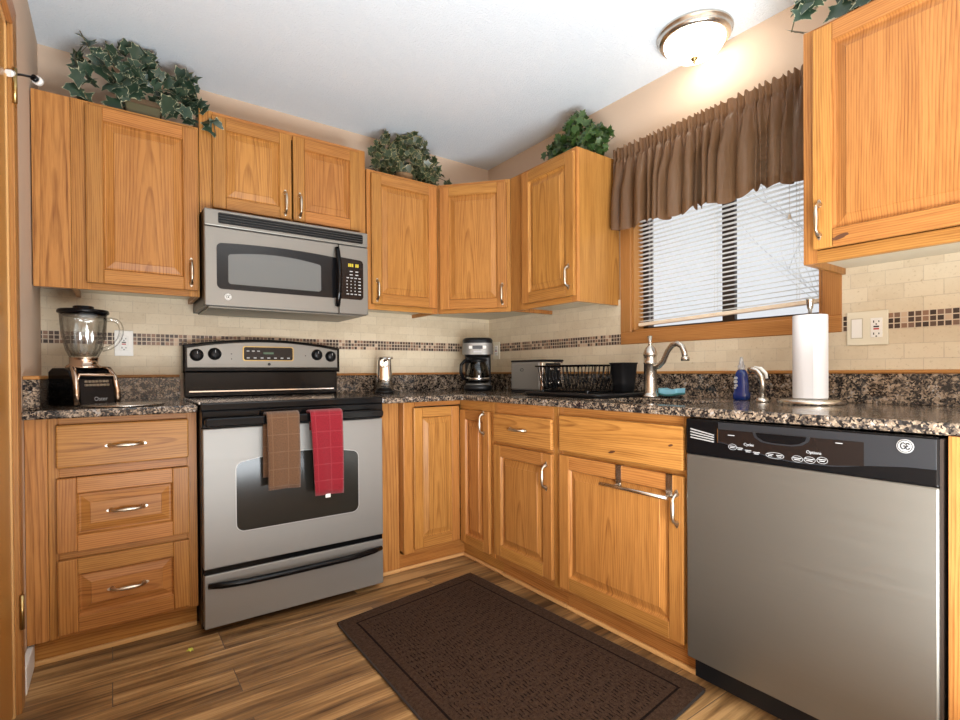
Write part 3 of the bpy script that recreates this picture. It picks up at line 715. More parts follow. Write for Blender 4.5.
def win_ol(x0, x1, z0, z1, r, h, n=14):
    out = []
    for cx, czz, a0 in ((x0+r, z0+r, 180), (x1-r, z0+r, 270)):
        for k in range(7): a = math.radians(a0+15*k); out.append((cx+r*math.cos(a), czz+r*math.sin(a)))
    for k in range(7): a = math.radians(15*k); out.append((x1-r+r*math.cos(a), z1-r+r*math.sin(a)))
    for k in range(1, n):
        x = x1-r-(x1-x0-2*r)*k/n; t = (x-(x0+x1)/2)/((x1-x0-2*r)/2); out.append((x, z1+h*(1-t*t)))
    for k in range(7): a = math.radians(90+15*k); out.append((x0+r+r*math.cos(a), z1-r+r*math.sin(a)))
    return out
MB().prism(win_ol(wx0-.003, wx1+.003, wz_0-.003, wz_1+.003, .033, .022), -.0135, -.011, 'y').build('window_bezel', M['silver'], d)
MB().prism(win_ol(wx0, wx1, wz_0, wz_1, .03, .022), -.0145, -.011, 'y').build('window', M['oven_glass'], d)
k = MB(); k.prism(rrect(.004, SW-.016, .820, .856, .014), -.058, -.038, 'y', .006); k.box(.02, .07, -.045, -.012, .825, .850, 'x', .003); k.box(SW-.09, SW-.04, -.045, -.012, .825, .850, 'x', .003)
k.build('door_handle', M['black_gloss'], d)
MB().box(.004, SW-.004, -.004, .03, .236, .262, 'x').build('gap_trim', M['black_gloss'], c)
d = MB().box(.003, SW-.003, -.012, .028, .030, .240, 'x', .004, 2).build('drawer', M['steel'], c)
k = MB(); pts = []; 
for i in range(17):
    t = i/16*2-1; pts.append((SW/2+t*.362, -.018-.040*(1-t**4), .200))
k.tube(pts, [.011]+[.0135]*15+[.011], 10); k.build('drawer_handle', M['black_gloss'], d)
# backguard
MB().box(.002, SW-.002, .585, .640, .913, 1.055, 'x', .004).build('backguard', M['black_gloss'], c)
MB().box(.02, SW-.02, .581, .586, .935, .945, 'x', .002).build('backguard_trim', M['chrome'], c)
def arch_panel(x0, x1, z0, z1, h, n=18):
    out = [(x0, z0), (x1, z0)]
    for k in range(n+1):
        t = k/n; x = x1+(x0-x1)*t; out.append((x, z1+h*(1-(2*t-1)**2)))
    return out
k = MB(); k.prism(arch_panel(-.006, SW+.006, 1.032, 1.166, .036), .560, .640, 'y', .010, seg=3); cp = k.build('control_console', M['black_gloss'], c)
k = MB(); k.prism(arch_panel(.010, SW-.010, 1.056, 1.152, .036), .555, .565, 'y', .003); k.build('control_panel', M['steel_mw'], cp)
k = MB(); k.prism(rrect(.256, .508, 1.090, 1.166, .012), .5535, .558, 'y', .001); k.build('display_bezel', M['brass'], cp)
k = MB(); k.prism(rrect(.262, .502, 1.095, 1.161, .010), .552, .556, 'y'); k.build('display', M['brown_black'], cp)
for i in range(7): MB().box(.275+.033*i, .289+.033*i, .5515, .553, 1.103, 1.109).build('key_print', M['print'], cp)
for i in range(3): MB().box(.275+.025*i, .288+.025*i, .5515, .553, 1.138, 1.144).build('key_print', M['print'], cp)
k = MB(); k.box(.355, .405, .5515, .553, 1.126, 1.136); k.build('clock_digits', pbr('dim_green', (.06, .12, .06), .4), cp)
k = MB(); k.prism(disc(.383, 1.074, .0075, 16), .553, .556, 'y'); k.build('badge', M['black_plastic'], cp)
for kx, kz in ((.052, 1.118), (.130, 1.124), (.632, 1.126), (.708, 1.118)):
    kk = MB(); rot = Matrix.Rotation(PI/2, 4, 'X')
    kk.lathe([(.030, .0), (.030, .004), (.024, .006), (.022, .022), (.019, .025), (0, .025)], (kx, .556, kz), 24, mat=rot)
    kk.box(kx-.004, kx+.004, .526, .535, kz-.020, kz+.020, 'z', .002)
    ko = kk.build('knob', M['black_plastic'], cp)
    MB().box(kx-.0012, kx+.0012, .5252, .5262, kz+.006, kz+.018).build('pointer', M['print'], ko)
for dx, dz in ((.205, 1.125), (.205, 1.10), (.57, 1.12)): MB().prism(disc(dx, dz, .003, 10), .554, .556, 'y').build('indicator_dot', M['black_plastic'], cp)

# towels over the oven handle
def towel(name, mat, x0, x1, zf, zb, label, shift=0.0, tag_white=False):
    mb = MB(); yc = SY-.051; rows = []
    path = []
    for i in range(14): path.append((-.030-.004*math.sin(i/13*PI), zf+(.852-zf)*i/13, (.852-zf)*(1-i/13)))
    for i in range(1, 8):
        a = PI*i/8; path.append((-.024*math.cos(a)-.006*math.cos(a), .852+.016*math.sin(a), -.01*i))
    for i in range(12): path.append((.022, .852+(zb-.852)*i/11, -.08-(.852-zb)*i/11))
    nx = 14
    grid = []
    for j, (dy, z, v) in enumerate(path):
        row = []
        for i in range(nx+1):
            t = i/nx; hang = max(0, (.852-z))
            back = j > 20
            x = x0+(x1-x0)*t+hang*(.05 if not back else -.015)*(1 if shift >= 0 else .3)*(1-t*.9)+(shift if back else 0)
            yy = yc+dy+.003*math.sin(t*9+z*4)*min(1, hang*8)+(-.002 if back else 0)
            row.append((mb.bm.verts.new((x, yy, z+.004*math.sin(t*5)*hang)), ((x1-x0)*t, v)))
        grid.append(row)
    for j in range(len(grid)-1):
        for i in range(nx):
            q = [grid[j][i], grid[j][i+1], grid[j+1][i+1], grid[j+1][i]]
            f = mb.bm.faces.new([p[0] for p in q]); f.smooth = True
            for l, p in zip(f.loops, q): l[mb.uv].uv = p[1]
    o = mb.build(name, mat, None, solid=.006); tag(o, label, 'towel')
    if tag_white: MB().box((x0+x1)/2-.01, (x0+x1)/2+.012, yc-.036, yc-.034, zf-.012, zf+.004, 'x', .001).build('care_tag', M['white_plastic'], o)
    return o
towel('dish_towel', M['towel_brown'], -1.671, -1.543, .555, .60, 'brown checked dish towel hanging on the oven door handle', -.004)
towel('dish_towel', M['towel_red'], -1.497, -1.359, .505, .78, 'red checked dish towel hanging on the oven door handle', .012, True)

# ------------------------------------------------------------------ microwave
MX, MY, MZ, MW, MH = -1.843, -.400, 1.326, .756, .424
c = empty('microwave', (MX, MY, MZ), 'stainless over-range microwave mounted above the stove', 'microwave')
MB().box(0, MW, .022, .388, 0, MH, 'x', .002).build('body', M['black_plastic'], c)
MB().box(.02, MW-.02, .03, .38, -.006, .0005, 'x').build('base_plate', M['steel_dark'], c)
v = MB().box(0, MW, -.004, .022, .350, MH, 'x', .005, 2).build('vent_panel', M['steel_mw'], c)
MB().prism(rrect(.055, MW-.028, .364, .412, .008), -.0055, -.002, 'y').build('grille', M['black_matte'], v)
for i in range(4): MB().box(.058, MW-.031, -.010, -.004, .367+.0115*i, .3715+.0115*i, 'x', .001).build('louver', M['black_gloss'], v)
d = MB().box(0, .598, -.004, .022, 0, .347, 'x', .005, 2).build('door', M['steel_mw'], c)
pn = MB().box(.601, MW, -.004, .022, 0, .347, 'x', .005, 2).build('control_side', M['steel_mw'], c)
MB().prism(win_ol(.048, .597, .075, .278, .022, .010), -.0055, -.002, 'y').build('window_frame', M['mw_frame'], d)
MB().prism(win_ol(.094, .508, .100, .232, .012, .018), -.0065, -.004, 'y').build('window', M['mw_glass'], d)
MB().prism([(.6015, .075), (.71, .075), (.722, .078), (.728, .090), (.728, .262), (.722, .274), (.71, .278), (.6015, .284)], -.0055, -.002, 'y').build('control_panel', M['brown_black'], pn)
k = MB(); 
for i in range(6):
    if i != 3: k.box(.648+.0095*i, .655+.0095*i, -.0065, -.005, .240, .256)
k.build('display_digits', M['led'], pn)
for r in range(9):
    n = (2, 2, 4, 4, 4, 4, 4, 4, 0)[r]
    for i in range(n):
        bx = (.655+.030*i) if n == 2 else (.638+.021*i); big = (i == 3 or r in (2, 7))
        MB().box(bx, bx+(.016 if n == 2 else .013 if big else .006), -.0062, -.005, .214-.0165*r, .219-.0165*r).build('key_print', M['print'], pn)
k = MB(); pts = []
for i in range(13):
    t = i/12*2-1; pts.append((.588, -.012-.032*(1-t*t), .180+t*.145))
k.tube(pts, .0125, 10); k.build('handle', M['black_gloss'], d)
def monogram(parent, cx, cz, y, r, disc_mat, ink):
    """round badge: ring with two looping script letters"""
    o = MB().prism(disc(cx, cz, r, 28), y-.002, y, 'y', .0005).build('badge', disc_mat, parent)
    k = MB(); t = r*.055; yy = y-.0022
    k.tube([(cx+r*.84*math.cos(a), yy, cz+r*.84*math.sin(a)) for a in [2*PI*i/28 for i in range(29)]], t*.8, 6, False)
    gpts = [(.02, .30), (-.12, .46), (-.34, .42), (-.50, .15), (-.46, -.22), (-.26, -.44), (-.04, -.36), (.06, -.10), (.0, .04), (-.20, .0)]
    epts = [(.50, .22), (.44, .42), (.24, .44), (.12, .24), (.26, .06), (.40, .06), (.20, -.02), (.10, -.22), (.22, -.42), (.44, -.38), (.56, -.20)]
    for pts in (gpts, epts): k.tube([(cx+r*a, yy, cz+r*b) for a, b in pts], t*1.5, 6)
    k.build('monogram', ink, o); return o
monogram(d, .092, .042, -.004, .0145, M['white_plastic'], M['black_plastic'])

# ------------------------------------------------------------------ dishwasher (faces -x)
c = empty('dishwasher', (-.662, -1.952, 0), 'stainless dishwasher with black control strip at right', 'dishwasher', RR)
DW = .626
MB().box(.003, DW-.003, .04, .60, .02, .868, 'x').build('body', M['black_plastic'], c)
MB().box(.02, DW-.02, .075, .09, 0, .095, 'x').build('kick_plate', M['black_matte'], c)
d = MB().box(0, DW, -.004, .035, .098, .758, 'x', .005, 2).build('door_panel', M['steel_dark'], c)
MB().box(DW, DW+.006, .0, .03, .098, .868, 'z').build('side_trim', M['bronze'], c)
MB().box(DW+.0065, DW+.0125, .04, .06, .0, .868, 'z').build('side_gap', M['dark_gap'], c)
cs = MB().box(0, DW, -.006, .035, .758, .872, 'x', .005, 2).build('console', M['black_gloss'], c)
def curve_bot(x0, x1, ztop, f, n=20): return [(x0+(x1-x0)*i/n, f(i/n)) for i in range(n+1)]+[(x1, ztop), (x0, ztop)]
def lerp_tab(tab):
    def f(t):
        for (a, za), (b, zb) in zip(tab, tab[1:]):
            if t <= b: u = (t-a)/(b-a); u = u*u*(3-2*u)*.5+u*.5; return za+(zb-za)*u
        return tab[-1][1]
    return f
fz = lerp_tab([(0, .806), (.2, .787), (.42, .773), (.6, .776), (.78, .791), (.9, .797), (1, .798)])
MB().prism(curve_bot(.110, DW-.004, .867, fz), -.0085, -.005, 'y', .001).build('console_face', M['gunmetal'], cs)
fz2 = lerp_tab([(0, .809), (.27, .790), (.55, .777), (.8, .779), (1, .787)])
MB().prism(curve_bot(.112, .485, .846, fz2), -.0095, -.008, 'y').build('control_panel', M['brown_black'], cs)
MB().box(.108, .110, -.0095, -.008, .805, .848, 'z').build('divider_line', M['chrome'], cs)
for i in range(4): MB().prism([(.018, .842-.009*i), (.096, .828-.007*i), (.096, .8245-.007*i), (.018, .838-.009*i)], -.008, -.005, 'y').build('vent_slot', M['silver'], cs)
hp = [(.215, .846), (.22, .832), (.24, .820), (.27, .817), (.32, .817), (.345, .822), (.362, .834), (.366, .846)]
MB().prism(hp, -.0105, -.009, 'y').build('handle_rim', M['gunmetal'], cs)
hp2 = [(.224, .8455), (.229, .834), (.246, .824), (.27, .821), (.32, .821), (.340, .826), (.354, .835), (.357, .8455)]
MB().prism(hp2, -.0115, -.010, 'y').build('handle_pocket', M['black_gloss'], cs)
def text(parent, s, x, z, y, size, mat, name='lettering'):
    cu = bpy.data.curves.new('t', 'FONT'); cu.body = s; cu.size = size; cu.align_x = 'CENTER'; cu.extrude = .0003
    o = bpy.data.objects.new('t', cu); COL.objects.link(o)
    me = bpy.data.meshes.new_from_object(o.evaluated_get(bpy.context.evaluated_depsgraph_get())); bpy.data.objects.remove(o)
    ob = bpy.data.objects.new(name, me); COL.objects.link(ob); me.materials.append(mat); ob.parent = parent
    ob.location = (x, y, z); ob.rotation_euler = (PI/2, 0, 0); return ob
text(cs, 'Cycles', .204, .8055, -.0098, .011, M['print']); text(cs, 'Options', .374, .8035, -.0098, .011, M['print'])
for bx, bz, bw in ((.156, .797, .018), (.178, .794, .018), (.202, .790, .018), (.226, .787, .018), (.264, .787, .016), (.288, .786, .016), (.334, .785, .020), (.364, .786, .020), (.394, .789, .018), (.152, .829, .020), (.432, .836, .016)):
    MB().box(bx-bw/2, bx+bw/2, -.0100, -.009, bz+.0012, bz+.0032).build('button_print', M['print'], cs)
    if bz < .82: MB().box(bx-bw/2+.002, bx+bw/2-.003, -.0100, -.009, bz-.0032, bz-.0012).build('button_print', M['print'], cs)
for bx, bz, bw in ((.276, .7865, .024), (.334, .785, .0135), (.364, .786, .0135), (.394, .789, .0125), (.156, .797, .0125)):
    k = MB(); n = 20; k.tube([(bx+bw*math.cos(2*PI*i/n), -.0096, bz+.0085*math.sin(2*PI*i/n)) for i in range(n+1)], .0006, 5, False); k.build('button_outline', M['print'], cs)
monogram(cs, .566, .846, -.0085, .0165, M['silver'], M['black_plastic'])

# ------------------------------------------------------------------ blender on the left counter
ZT = .9065
BL = c = empty('blender', (-2.262, -.315, ZT), 'glass-jar blender with chrome and black base left of the stove', 'blender', math.radians(33)); c.scale = (.95, .95, .98)
prof = [(-.085, 0), (.085, 0), (.085, .135), (.060, .150), (-.005, .150), (-.045, .140), (-.070, .105), (-.080, .055)]   # side (y,z), front at -y
MB().prism(prof, -.088, .088, 'x', .006).build('base', M['black_gloss'], c)
for s in (-1, 1):
    k = MB(); pts = [(s*.080, -.086, .004), (s*.080, -.084, .055), (s*.077, -.073, .110), (s*.070, -.047, .146), (s*.055, -.005, .155)]; k.tube(pts, [.011, .011, .011, .010, .006], 8); k.build('chrome_trim', M['copper'], c)
k = MB(); k.tube([(-.080, -.080, .080), (-.066, -.078, .122), (.066, -.078, .122), (.080, -.080, .080)], .006, 8); k.build('chrome_trim', M['copper'], c)
pn = MB().prism([(-.087, .006), (-.082, .058), (-.073, .104), (-.060, .112), (-.060, .006)], -.064, .064, 'x').build('front_panel', M['brown_black'], c)
for r in range(2):
    for i in range(7):
        MB().box(-.047+.0138*i, -.036+.0138*i, -.0875+.004*r, -.075, .076+.014*r, .086+.014*r, 'x', .002).build('button', M['pull'], pn)
text(pn, 'Oster', .01, .018, -.0885, .022, M['print'])
k = MB(); k.lathe([(.062, .148), (.064, .153), (.060, .160), (.050, .166), (.050, .188), (.054, .192), (0, .192)], n=28); k.build('collar', M['copper'], c)
fl = lambda a, z: 1+.075*math.cos(8*a)*min(1, max(0, (.372-z)*14))
k = MB(); k.lathe([(.040, .190), (.047, .194), (.060, .225), (.072, .280), (.079, .340), (.082, .378), (.079, .378), (.074, .330), (.066, .275), (.054, .228), (.040, .200), (0, .198)], n=64, flute=fl); jar = k.build('jar', M['jar_glass'], c)
k = MB(); k.tube([(.072, -.02, .352), (.092, -.03, .354), (.110, -.036, .350), (.122, -.041, .338), (.127, -.043, .318), (.126, -.043, .296), (.119, -.041, .272), (.105, -.036, .250), (.085, -.03, .235), (.060, -.02, .226)], .009, 10); k.build('jar_handle', M['jar_glass'], jar)
k = MB(); k.lathe([(.072, .360), (.076, .366), (.0885, .372), (.089, .380), (.086, .386), (.040, .390), (.036, .392), (.036, .400), (.032, .402), (0, .402)], n=36); k.build('lid', M['black_gloss'], c)
k = MB()
for i in range(4):
    a = PI/2*i; k.tube([(0, 0, .204), (.018*math.cos(a), .018*math.sin(a), .212), (.026*math.cos(a), .026*math.sin(a), .224 if i % 2 else .206)], [.004, .003, .001], 6)
k.build('blade', M['chrome'], jar)
k = MB(); k.tube([(-2.31, -.23, .915), (-2.333, -.17, .912), (-2.345, -.11, .935), (-2.342, -.075, .985), (-2.325, -.055, .998), (-2.305, -.06, .96), (-2.30, -.10, .913), (-2.318, -.17, .912), (-2.325, -.23, .916), (-2.31, -.28, .918)], .0042, 8)
k.tube([(-2.33, -.12, .912), (-2.315, -.09, .95), (-2.29, -.07, .995), (-2.275, -.07, .99), (-2.28, -.12, .92), (-2.30, -.19, .912)], .0042, 8)
q = (Matrix.Translation((-2.262, -.315, ZT)) @ Matrix.Rotation(math.radians(33), 4, 'Z') @ Matrix.Diagonal((.95, .95, .98, 1))).inverted()
k.bm.transform(q); k.build('power_cord', M['cord'], BL)
k = MB(); prof = [(0, 0), (.128, 0), (.132, .003), (.130, .006), (0, .006)]; k.lathe(prof, (-2.135, -.49, ZT), 48); o = k.build('glass_trivet', M['black_gloss']); tag(o, 'flat round dark glass trivet lying in front of the blender', 'trivet')
MB().lathe([(.129, .001), (.134, .002), (.134, .0055), (.129, .0075)], (-2.135, -.49, ZT), 48).build('rim', M['nickel'], o)

# outlets
def outlet(name, loc, rotz, w, h, label, duplex_x, rocker_x=None, mat='white_plastic'):
    c = empty(name, loc, label, 'outlet', rotz)
    MB().box(-w/2, w/2, -.006, 0, -h/2, h/2, 'z', .0025, 2).build('plate', M[mat], c)
    if duplex_x is not None:
        dd = MB().box(duplex_x-.017, duplex_x+.017, -.0085, -.005, -.034, .034, 'z', .001).build('receptacle', M['white_plastic'], c)
        k = MB()
        for s in (-1, 1):
            k.box(duplex_x-.009, duplex_x-.006, -.009, -.008, s*.021-.004, s*.021+.004); k.box(duplex_x+.006, duplex_x+.009, -.009, -.008, s*.021-.003, s*.021+.003); k.prism(disc(duplex_x, s*.021-.009, .0025, 10), -.009, -.008, 'y')
        k.build('slot', M['black_matte'], dd)
        MB().box(duplex_x-.008, duplex_x+.008, -.0095, -.008, .001, .006, 'x').build('test_button', M['black_matte'], dd)
        MB().box(duplex_x-.008, duplex_x+.008, -.0095, -.008, -.007, -.002, 'x').build('reset_button', M['red_plastic'], dd)
    if rocker_x is not None:
        MB().prism([(-.0075, -.033), (-.0065, .033), (-.004, .033), (-.004, -.033)], rocker_x-.0155, rocker_x+.0155, 'x', .0).build('rocker', M['white_plastic'], c)
        MB().box(rocker_x-.0185, rocker_x+.0185, -.0065, -.004, -.036, .036, 'z').build('rocker_shade', M['almond_dark'], c)  # darker almond border, shading round the rocker put in as colour
    return c
outlet('wall_outlet', (-2.126, -.0138, 1.171), 0, .072, .118, 'white wall outlet on the tile right of the blender', 0)
outlet('wall_outlet', (-.0138, -.105, 1.172), RR, .072, .118, 'almond wall outlet near the corner behind the coffee maker', 0, None, 'almond')
outlet('switch_plate', (-.0138, -2.244, 1.171), RR, .122, .120, 'almond double plate with light switch and red-button outlet', .028, -.030, 'almond')

# ------------------------------------------------------------------ counter appliances along the right
# can opener
c = empty('can_opener', (-.885, -.16, ZT), 'slim upright stainless can opener on the counter right of the stove', 'can opener', math.radians(-28))
def loft(secs, n=24):
    mb = MB(); rings = []
    for (z, hx, hy, p, oy) in secs:
        r = []
        for k in range(n):
            a = 2*PI*k/n; cc, ss = math.cos(a), math.sin(a)
            r.append(mb.bm.verts.new((hx*math.copysign(abs(cc)**p, cc), oy+hy*math.copysign(abs(ss)**p, ss), z)))
        rings.append(r)
    for i in range(len(rings)-1):
        for k in range(n):
            f = mb.bm.faces.new((rings[i][k], rings[i][(k+1) % n], rings[i+1][(k+1) % n], rings[i+1][k])); f.smooth = True
    mb.bm.faces.new(rings[0][::-1]); mb.bm.faces.new(rings[-1]); return mb
loft([(0, .055, .06, .6, 0), (.012, .056, .061, .6, 0), (.014, .053, .058, .6, 0)]).build('base', M['black_plastic'], c)
loft([(.014, .050, .052, .7, 0), (.09, .046, .048, .7, 0), (.19, .041, .042, .7, 0), (.205, .038, .040, .7, 0), (.212, .030, .032, .7, 0)]).build('body', M['chrome'], c)
MB().prism(rrect(-.026, .026, .150, .200, .018), -.052, -.030, 'y', .004).build('cutter_housing', M['nickel'], c)
k = MB(); k.tube([(.0, -.05, .185), (.02, -.062, .198), (.05, -.060, .204)], [.008, .007, .006], 8); k.build('lever', M['chrome'], c)
k = MB(); k.prism(disc(0, .166, .010, 16), -.060, -.05, 'y', .002); k.build('cutting_wheel', M['chrome'], c)
# coffee maker
c = empty('coffee_maker', (-.270, -.235, ZT), 'black and stainless drip coffee maker in the counter corner', 'coffee maker', math.radians(-36))
loft([(0, .088, .105, .55, 0), (.030, .090, .107, .55, 0), (.036, .084, .10, .55, 0)], 32).build('base', M['black_plastic'], c)
MB().lathe([(.075, .036), (.078, .040), (.076, .046), (0, .046)], (0, -.02, 0), 32).build('warming_plate', M['steel'], c)
MB().box(-.084, .084, .045, .103, .03, .245, 'z', .012, 3).build('tower', M['black_plastic'], c)
hd = loft([(.212, .076, .085, .55, -.01), (.235, .092, .106, .55, 0), (.318, .096, .108, .55, 0), (.330, .090, .102, .55, 0), (.334, .08, .09, .55, 0)], 32).build('head', M['black_plastic'], c)
k = MB(); n = 24
def sup(hx, hy, a, p=.55): cc, ss = math.cos(a), math.sin(a); return (hx*math.copysign(abs(cc)**p, cc), hy*math.copysign(abs(ss)**p, ss))
for i in range(n):
    a, b = PI*(1.06+.88*i/n), PI*(1.06+.88*(i+1)/n); pa_, pb_ = sup(.0985, .1105, a), sup(.0985, .1105, b)
    k.quad([(pa_[0], pa_[1], .228), (pb_[0], pb_[1], .228), (pb_[0], pb_[1], .300), (pa_[0], pa_[1], .300)], smooth=True)
k.build('steel_band', M['steel'], hd)
k = MB(); k.box(-.030, .030, -.1125, -.110, .262, .284, 'x', .001); k.build('display', M['gunmetal'], hd)
for bx in (-.044, .044): MB().box(bx-.010, bx+.010, -.1135, -.107, .264, .282, 'x', .002).build('button', M['white_plastic'], hd)
MB().box(-.025, .025, -.1125, -.110, .240, .252, 'x', .001).build('name_plate', M['print'], hd)
cf = MB().lathe([(.050, .046), (.068, .050), (.074, .075), (.072, .115), (.060, .160), (.050, .180), (.052, .190), (.049, .190), (.047, .180), (.057, .158), (.069, .115), (.071, .076), (.065, .053), (0, .052)], (0, -.02, 0), 40).build('carafe', M['carafe_glass'], c)
MB().lathe([(.053, .182), (.056, .186), (.056, .198), (.040, .206), (0, .206)], (0, -.02, 0), 32).build('carafe_lid', M['black_plastic'], cf)
k = MB(); k.tube([(-.045, -.045, .185), (-.082, -.062, .190), (-.104, -.072, .165), (-.106, -.073, .115), (-.090, -.065, .078), (-.066, -.05, .072)], [.010, .011, .011, .011, .010, .008], 10); k.build('carafe_handle', M['black_gloss'], cf)
MB().lathe([(.0735, .068), (.0755, .072), (.0755, .080), (.0735, .084)], (0, -.02, 0), 40).build('carafe_band', M['chrome'], cf)
# toaster: long side faces -x
c = empty('toaster', (-.215, -.735, ZT), 'stainless two-slice toaster between coffee maker and dish rack', 'toaster', RR)
TL, TD, TH = .135, .085, .185
MB().box(-TL, TL, -TD+.006, TD-.006, 0, .018, 'x', .004).build('base', M['black_plastic'], c)
MB().box(-TL+.004, TL-.022, -TD, TD, .014, TH-.010, 'x', .012, 3).build('shell', M['steel'], c)
MB().box(TL-.024, TL-.002, -TD+.002, TD-.002, .014, TH-.012, 'x', .008, 2).build('end_cap', M['chrome'], c)
MB().box(-TL, TL, -TD+.002, TD-.002, TH-.012, TH, 'x', .006, 2).build('top', M['black_plastic'], c)
for s in (-1, 1): MB().box(-.11, .10, s*.032-.013, s*.032+.013, TH-.004, TH+.0008, 'x').build('slot', M['black_matte'], c)
MB().box(TL-.003, TL+.002, -.055, .055, .03, TH-.02, 'z', .002).build('control_strip', M['black_plastic'], c)
for s in (-1, 1):
    MB().box(TL+.001, TL+.022, s*.030-.012, s*.030+.012, .125, .137, 'x', .003).build('lever', M['chrome'], c)
    k = MB(); k.lathe([(.012, 0), (.012, .014), (.009, .018), (0, .018)], (TL+.001, s*.030, .055), 16, mat=Matrix.Rotation(PI/2, 4, 'Y')); k.build('dial', M['nickel'], c)
k = MB(); k.tube([(-.03+.014*math.cos(2*PI*i/20), -TD-.0006, .13+.008*math.sin(2*PI*i/20)) for i in range(21)], .0012, 6, False); k.build('badge', M['black_plastic'], c)
# drainboard, dish rack and cutlery cup
c = empty('drain_tray', (-.262, -1.172, ZT), 'black plastic drain tray under the dish rack', 'tray')
b2 = bmesh.new()
k = MB(); k.prism(rrect(-.215, .20, -.245, .245, .03), .0, .006, 'z', .002); k.build('tray_floor', M['black_plastic'], c)
k = MB(); pts = [(x, y, .012) for x, y in rrect(-.215, .20, -.245, .245, .03)]; k.tube(pts+[pts[0]], .008, 8, False); k.build('rim', M['black_plastic'], c)
k = MB()
for i in range(9): k.box(-.19, .17, -.2+.05*i-.003, -.2+.05*i+.003, .005, .010, 'x', .001)
k.build('rib', M['black_plastic'], c)
c = empty('dish_rack', (-.245, -1.095, ZT+.012), 'black wire dish rack standing on the drain tray', 'dish rack')
rx, ry, rz = .150, .188, .135
def rloop(hx, hy, z, r): 
    p = [(x, y, z) for x, y in rrect(-hx, hx, -hy, hy, .03)]; return p+[p[0]]
k = MB(); k.tube(rloop(rx, ry, rz, 0), .004, 8, False); k.build('top_rail', M['black_gloss'], c)
k = MB(); k.tube(rloop(rx-.03, ry-.03, .012, 0), .004, 8, False); k.build('bottom_rail', M['black_gloss'], c)
wi = []
for i in range(13):
    y = -.15+.025*i
    wi.append([(-rx, y, rz), (-rx+.012, y, .06), (-rx+.03, y*.93, .012), (rx-.03, y*.93, .012), (rx-.012, y, .06), (rx, y, rz)])
for i in range(7):
    x = -.10+.0333*i
    wi.append([(x, -ry, rz), (x, -ry+.012, .06), (x*.93, -ry+.03, .012)]); wi.append([(x, ry, rz), (x, ry-.012, .06), (x*.93, ry-.03, .012)])
for p in wi:
    k = MB(); k.tube(p, .0028, 6); k.build('wire', M['black_gloss'], c)
k = MB()
for sx in (-1, 1):
    for sy in (-1, 1): k.prism(disc(sx*(rx-.035), sy*(ry-.035), .008, 10), -.004, .012, 'z')
k.build('foot', M['black_plastic'], c)
c = empty('cutlery_cup', (-.225, -1.352, ZT+.0065), 'black plastic cutlery cup at the faucet end of the dish rack', 'cup')
loft([(.012, .042, .038, .6, 0), (.06, .050, .043, .6, 0), (.145, .060, .050, .6, 0), (.148, .064, .054, .6, 0), (.152, .064, .054, .6, 0), (.150, .057, .047, .6, 0), (.03, .04, .035, .6, 0)], 32).build('cup_wall', M['black_plastic'], c)
loft([(.0, .035, .030, .6, 0), (.013, .04, .035, .6, 0)], 24).build('foot', M['black_plastic'], c)
# faucet
c = empty('faucet', (-.205, -1.485, ZT), 'brushed nickel single-handle faucet with curved spout', 'faucet', math.radians(-95))
k = MB(); k.lathe([(.038, 0), (.040, .004), (.038, .010), (.032, .016), (.0290, .022), (.0280, .150), (.0295, .152), (.0295, .158), (.028, .160), (.028, .185), (.031, .190), (.031, .196), (.028, .205), (.021, .222), (.011, .232), (.009, .236), (0, .236)], n=32); k.build('body', M['nickel'], c)
k = MB(); k.tube([(.015, 0, .135), (.045, 0, .140), (.070, 0, .160), (.095, 0, .205), (.120, 0, .230), (.145, 0, .235), (.168, 0, .222), (.180, 0, .195), (.184, 0, .172)], [.013, .013, .0125, .012, .012, .012, .012, .012, .0125], 14)
k.lathe([(.013, 0), (.017, .0), (.018, .012), (.013, .020)], (.184, 0, .160), 20); k.build('spout', M['nickel'], c)
k = MB(); k.tube([(0, 0, .232), (-.004, .004, .250), (-.010, .008, .275)], [.008, .007, .012], 12); k.build('lever', M['nickel'], c)
# sponge
c = empty('sponge', (-.150, -1.556, ZT), 'blue sponge with teal scouring side right of the faucet', 'sponge', RR)
def curved(z0, z1):
    mb = MB(); b2 = bmesh.new(); bmesh.ops.create_cube(b2, size=1)
    bmesh.ops.subdivide_edges(b2, edges=b2.edges[:], cuts=8, use_grid_fill=True)
    for v in b2.verts:
        x = v.co.x*.092; v.co = Vector((x, v.co.y*.066, (z0+z1)/2+v.co.z*(z1-z0)+.010*(x/.0525)**2))
    mb.merge(b2, smooth=True); return mb
curved(.008, .014).build('scouring_pad', M['sponge_pad'], c); curved(.0142, .034).build('foam', M['sponge'], c)
loft([(0, .05, .036, .6, 0), (.008, .045, .03, .6, 0)], 24).build('dish', M['carafe_glass'], c)
# soap bottle
c = empty('soap_bottle', (-.110, -1.848, ZT), 'blue dish soap bottle with clear cap on the counter under the window', 'bottle', RR)
loft([(0, .030, .022, .8, 0), (.004, .033, .024, .8, 0), (.026, .033, .024, .8, 0), (.034, .029, .021, .8, 0), (.07, .028, .020, .8, 0), (.105, .024, .018, .85, 0), (.120, .016, .014, 1, 0), (.122, .012, .012, 1, 0)], 28).build('body', M['blue_soap'], c)
k = MB(); k.lathe([(.013, .122), (.014, .124), (.014, .138), (.010, .142), (.007, .160), (.006, .172), (0, .172)], n=20); k.build('cap', M['clear_cap'], c)
k = MB()
for dx, dz, r in ((-.012, .088, .007), (-.013, .073, .008), (-.011, .058, .007), (-.015, .048, .005)): k.prism(disc(dx, dz, r, 12, .8), -.0235, -.018, 'y')
k.build('label_print', M['print'], c)
